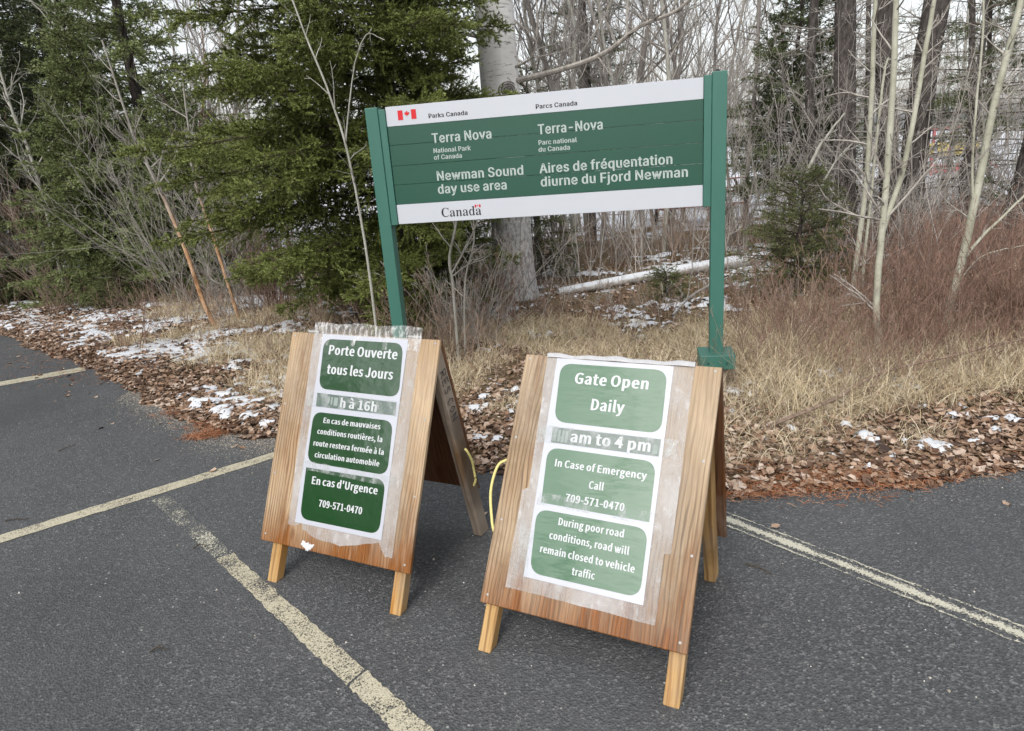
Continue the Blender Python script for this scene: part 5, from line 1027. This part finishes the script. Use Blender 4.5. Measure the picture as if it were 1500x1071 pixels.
rg = r(330); X = []; Y = []; s = []
X.append(rg.uniform(-3.2, -1.3, 9000)); Y.append(yedge(X[0]) - np.abs(rg.normal(size=9000)) * .16 + .05 - .1 * (fbm(X[0] * 3, X[0] * 0, 3) - .3)); s.append(rg.uniform(.0012, .0042, 9000) )
X.append(rg.uniform(-4, 4, 1400)); Y.append(rg.uniform(.8, 6, 1400)); s.append(rg.uniform(.001, .0042, 1400) * (rg.random(1400) ** 3 * 1.4 + .4))
X.append(rg.uniform(.8, 4, 2500)); Y.append(yedge(X[2]) - np.abs(rg.normal(size=2500)) * .07 + .03); s.append(rg.uniform(.001, .003, 2500))
tt = np.concatenate([rg.random(9000) * .75, .55 + .45 * rg.random(1400), rg.random(2500) * .7]); X, Y, s = map(np.concatenate, (X, Y, s)); m = dedge(X, Y) < .12; X, Y, s, tt = X[m], Y[m], s[m], tt[m]; N = len(X)
k6 = np.array([[1, 0, 0], [-.5, .87, 0], [-.5, -.87, 0], [.1, .1, .8]]); V = np.stack([X, Y, np.zeros(N)], 1)[:, None] + k6[None] * s[:, None, None] * rg.uniform(.7, 1.5, (N, 4, 1))
b = np.arange(N)[:, None] * 4; T = np.concatenate([b + np.array(q) for q in ([0, 1, 3], [1, 2, 3], [2, 0, 3])])
tag(mk('gravel', [(V.reshape(-1, 3), T, 0, np.repeat(tt, 4))], PEB), 'pale grit and small pebbles scattered on the asphalt', kind='stuff')

# ------------------------------------------------------------------ beyond the trees
TAB = NT('red_table_wood', .6, .3); c_ = TAB.mix(TAB.mr(TAB.nz(), .6, .8), (.22, .045, .035), (.82, .84, .87)); TAB.col(c_); TAB = TAB.m
TDK = simple('dark_table_legs', (.06, .035, .03), .7)
def picnic_table(label, x, y, rz):
    t = thing('picnic_table', label, 'picnic table', (x, y, float(ground_z(x, y))), rz, 'picnic tables in the clearing')
    mk('table_top', [box_vf(-.9, .9, -.38 + k * .155, -.245 + k * .155, .70, .74) for k in range(5)], TAB, t)
    for s in (-1, 1): mk('bench', [box_vf(-.9, .9, s * .72 - .13 + k * .135, s * .72 - .005 + k * .135, .42, .46) for k in range(2)], TAB, t)
    for s in (-.6, .6):
        o = [box_vf(s - .04, s + .04, -.8, .8, .34, .418)]
        for q in (-1, 1): o.append(tubes(np.array([[s, q * .2, .70], [s, q * .62, 0]]), np.array([.05, .05]), 4)[:2])
        mk('leg_frame', o, TDK, t)
picnic_table('snow covered red picnic table seen under the right end of the sign', 4.0, 14.6, .05)
picnic_table('second snowy red picnic table farther back in the clearing', 5.6, 18.5, .4)
PY = simple('yellow_plastic', (.50, .40, .13), .4, .4); PRd = simple('red_plastic', (.42, .10, .11), .4, .4); PG = simple('grey_metal', (.30, .31, .32), .5, .4)
def playground(label, x, y, rz):
    t = thing('playground', label, 'playground', (x, y, float(ground_z(x, y)) - .05), rz); t.scale = (.55, .55, .55)
    for px in (-1.0, .0, 1.0):
        for py_ in (-.6, .6): mk('post', [tubes(np.array([[px, py_, 0], [px, py_, 2.9]]), np.array([.07, .07]), 8)[:2]], PRd, t)
    mk('platform', [box_vf(-1.05, 1.05, -.65, .65, 1.15, 1.25)], PG, t)
    mk('roof', [box_vf(-1.2, 1.2, -.7, .7, 2.9, 3.0)], PRd, t)
    for k in range(5): mk('rail_panel', [box_vf(-2.1 + .82 * k - .3, -2.1 + .82 * k + .3, -.72, -.68, 1.3, 2.1)], PY, t)
    mk('slide', [(np.array([[1.1, -.9, 1.2], [1.1, -.4, 1.2], [2.6, -.9, .3], [2.6, -.4, .3], [1.1, -.9, 1.35], [1.1, -.4, 1.35], [2.6, -.9, .45], [2.6, -.4, .45]]), np.array([[0, 1, 3, 2], [0, 2, 6, 4], [1, 5, 7, 3]]))], PRd, t)
    mk('wall_panel', [box_vf(-.9, 1.0, -.70, -.66, .25, .75)], PRd, t)
playground('red and yellow playground structure glimpsed between the right trunks', *at(1388, 262, 25.0)[:2], -.5)
# distant wood and hill
rg = r(401); hx = np.linspace(-700, 700, 141); hz = 9 + 22 * fbm(hx / 160 + 5, hx * 0, 50, 4)
V = np.concatenate([np.stack([hx, np.full(141, 420.0), np.full(141, -2.0)], 1), np.stack([hx, np.full(141, 520.0), hz * .6], 1), np.stack([hx, np.full(141, 640.0), hz + rg.normal(size=141) * .8], 1), np.stack([hx, np.full(141, 760.0), np.full(141, -2.0)], 1)])
F = np.array([[j * 141 + i, j * 141 + i + 1, (j + 1) * 141 + i + 1, (j + 1) * 141 + i] for j in range(3) for i in range(140)])
HILL = simple('wooded_hill', (.13, .135, .14), .9, .1, .45, .25)
tag(mk('hill', [(V, F)], HILL), 'low wooded hill on the horizon', kind='structure')
def far_wood(n, seed):
    rg = r(seed); X = rg.uniform(-60, 75, n); Y = rg.uniform(34, 75, n); H = rg.uniform(5, 9.5, n)
    S = np.stack([X, Y, np.full(n, .0)], 1); P = grow(rg, S, np.stack([rg.normal(size=n) * .05, rg.normal(size=n) * .05, np.ones(n)], 1), H, 6, .03, .02); Q = .09 * np.linspace(1, .25, 7)[None] * np.ones((n, 1))
    return [tubes(P, Q, 4, tint=rg.random(n) * .8)] + branches(rg, P, Q, H, [(16, .2, 1, 40, .32, 4), (6, .2, 1, 40, .5, 3)], .04, .1, .012)
tag(mk('distant_wood', far_wood(210, 402), BK_FAR), 'far-off bare wood behind the snowy clearing', kind='stuff')
ch = []; rg = r(403)
tr, wd, nd = spruce(r(404), 8, .3, 1.9, 40, .3, .05, .09, .03)
for k in range(60):
    x, y = rg.uniform(-60, 75), rg.uniform(36, 70); s = rg.uniform(.5, 1.0); a = rg.uniform(0, 6.28); Rm = np.array([[math.cos(a), -math.sin(a), 0], [math.sin(a), math.cos(a), 0], [0, 0, 1]]) * s
    ch += [(V @ Rm.T + [x, y, 0], F, 0, ti) for V, F, ti in nd] + [(tr[0] @ Rm.T + [x, y, 0], tr[1], 1, None)]
tag(mk('distant_conifers', ch, [DSP, BK_DARK]), 'far-off dark conifers behind the snowy clearing', kind='stuff')
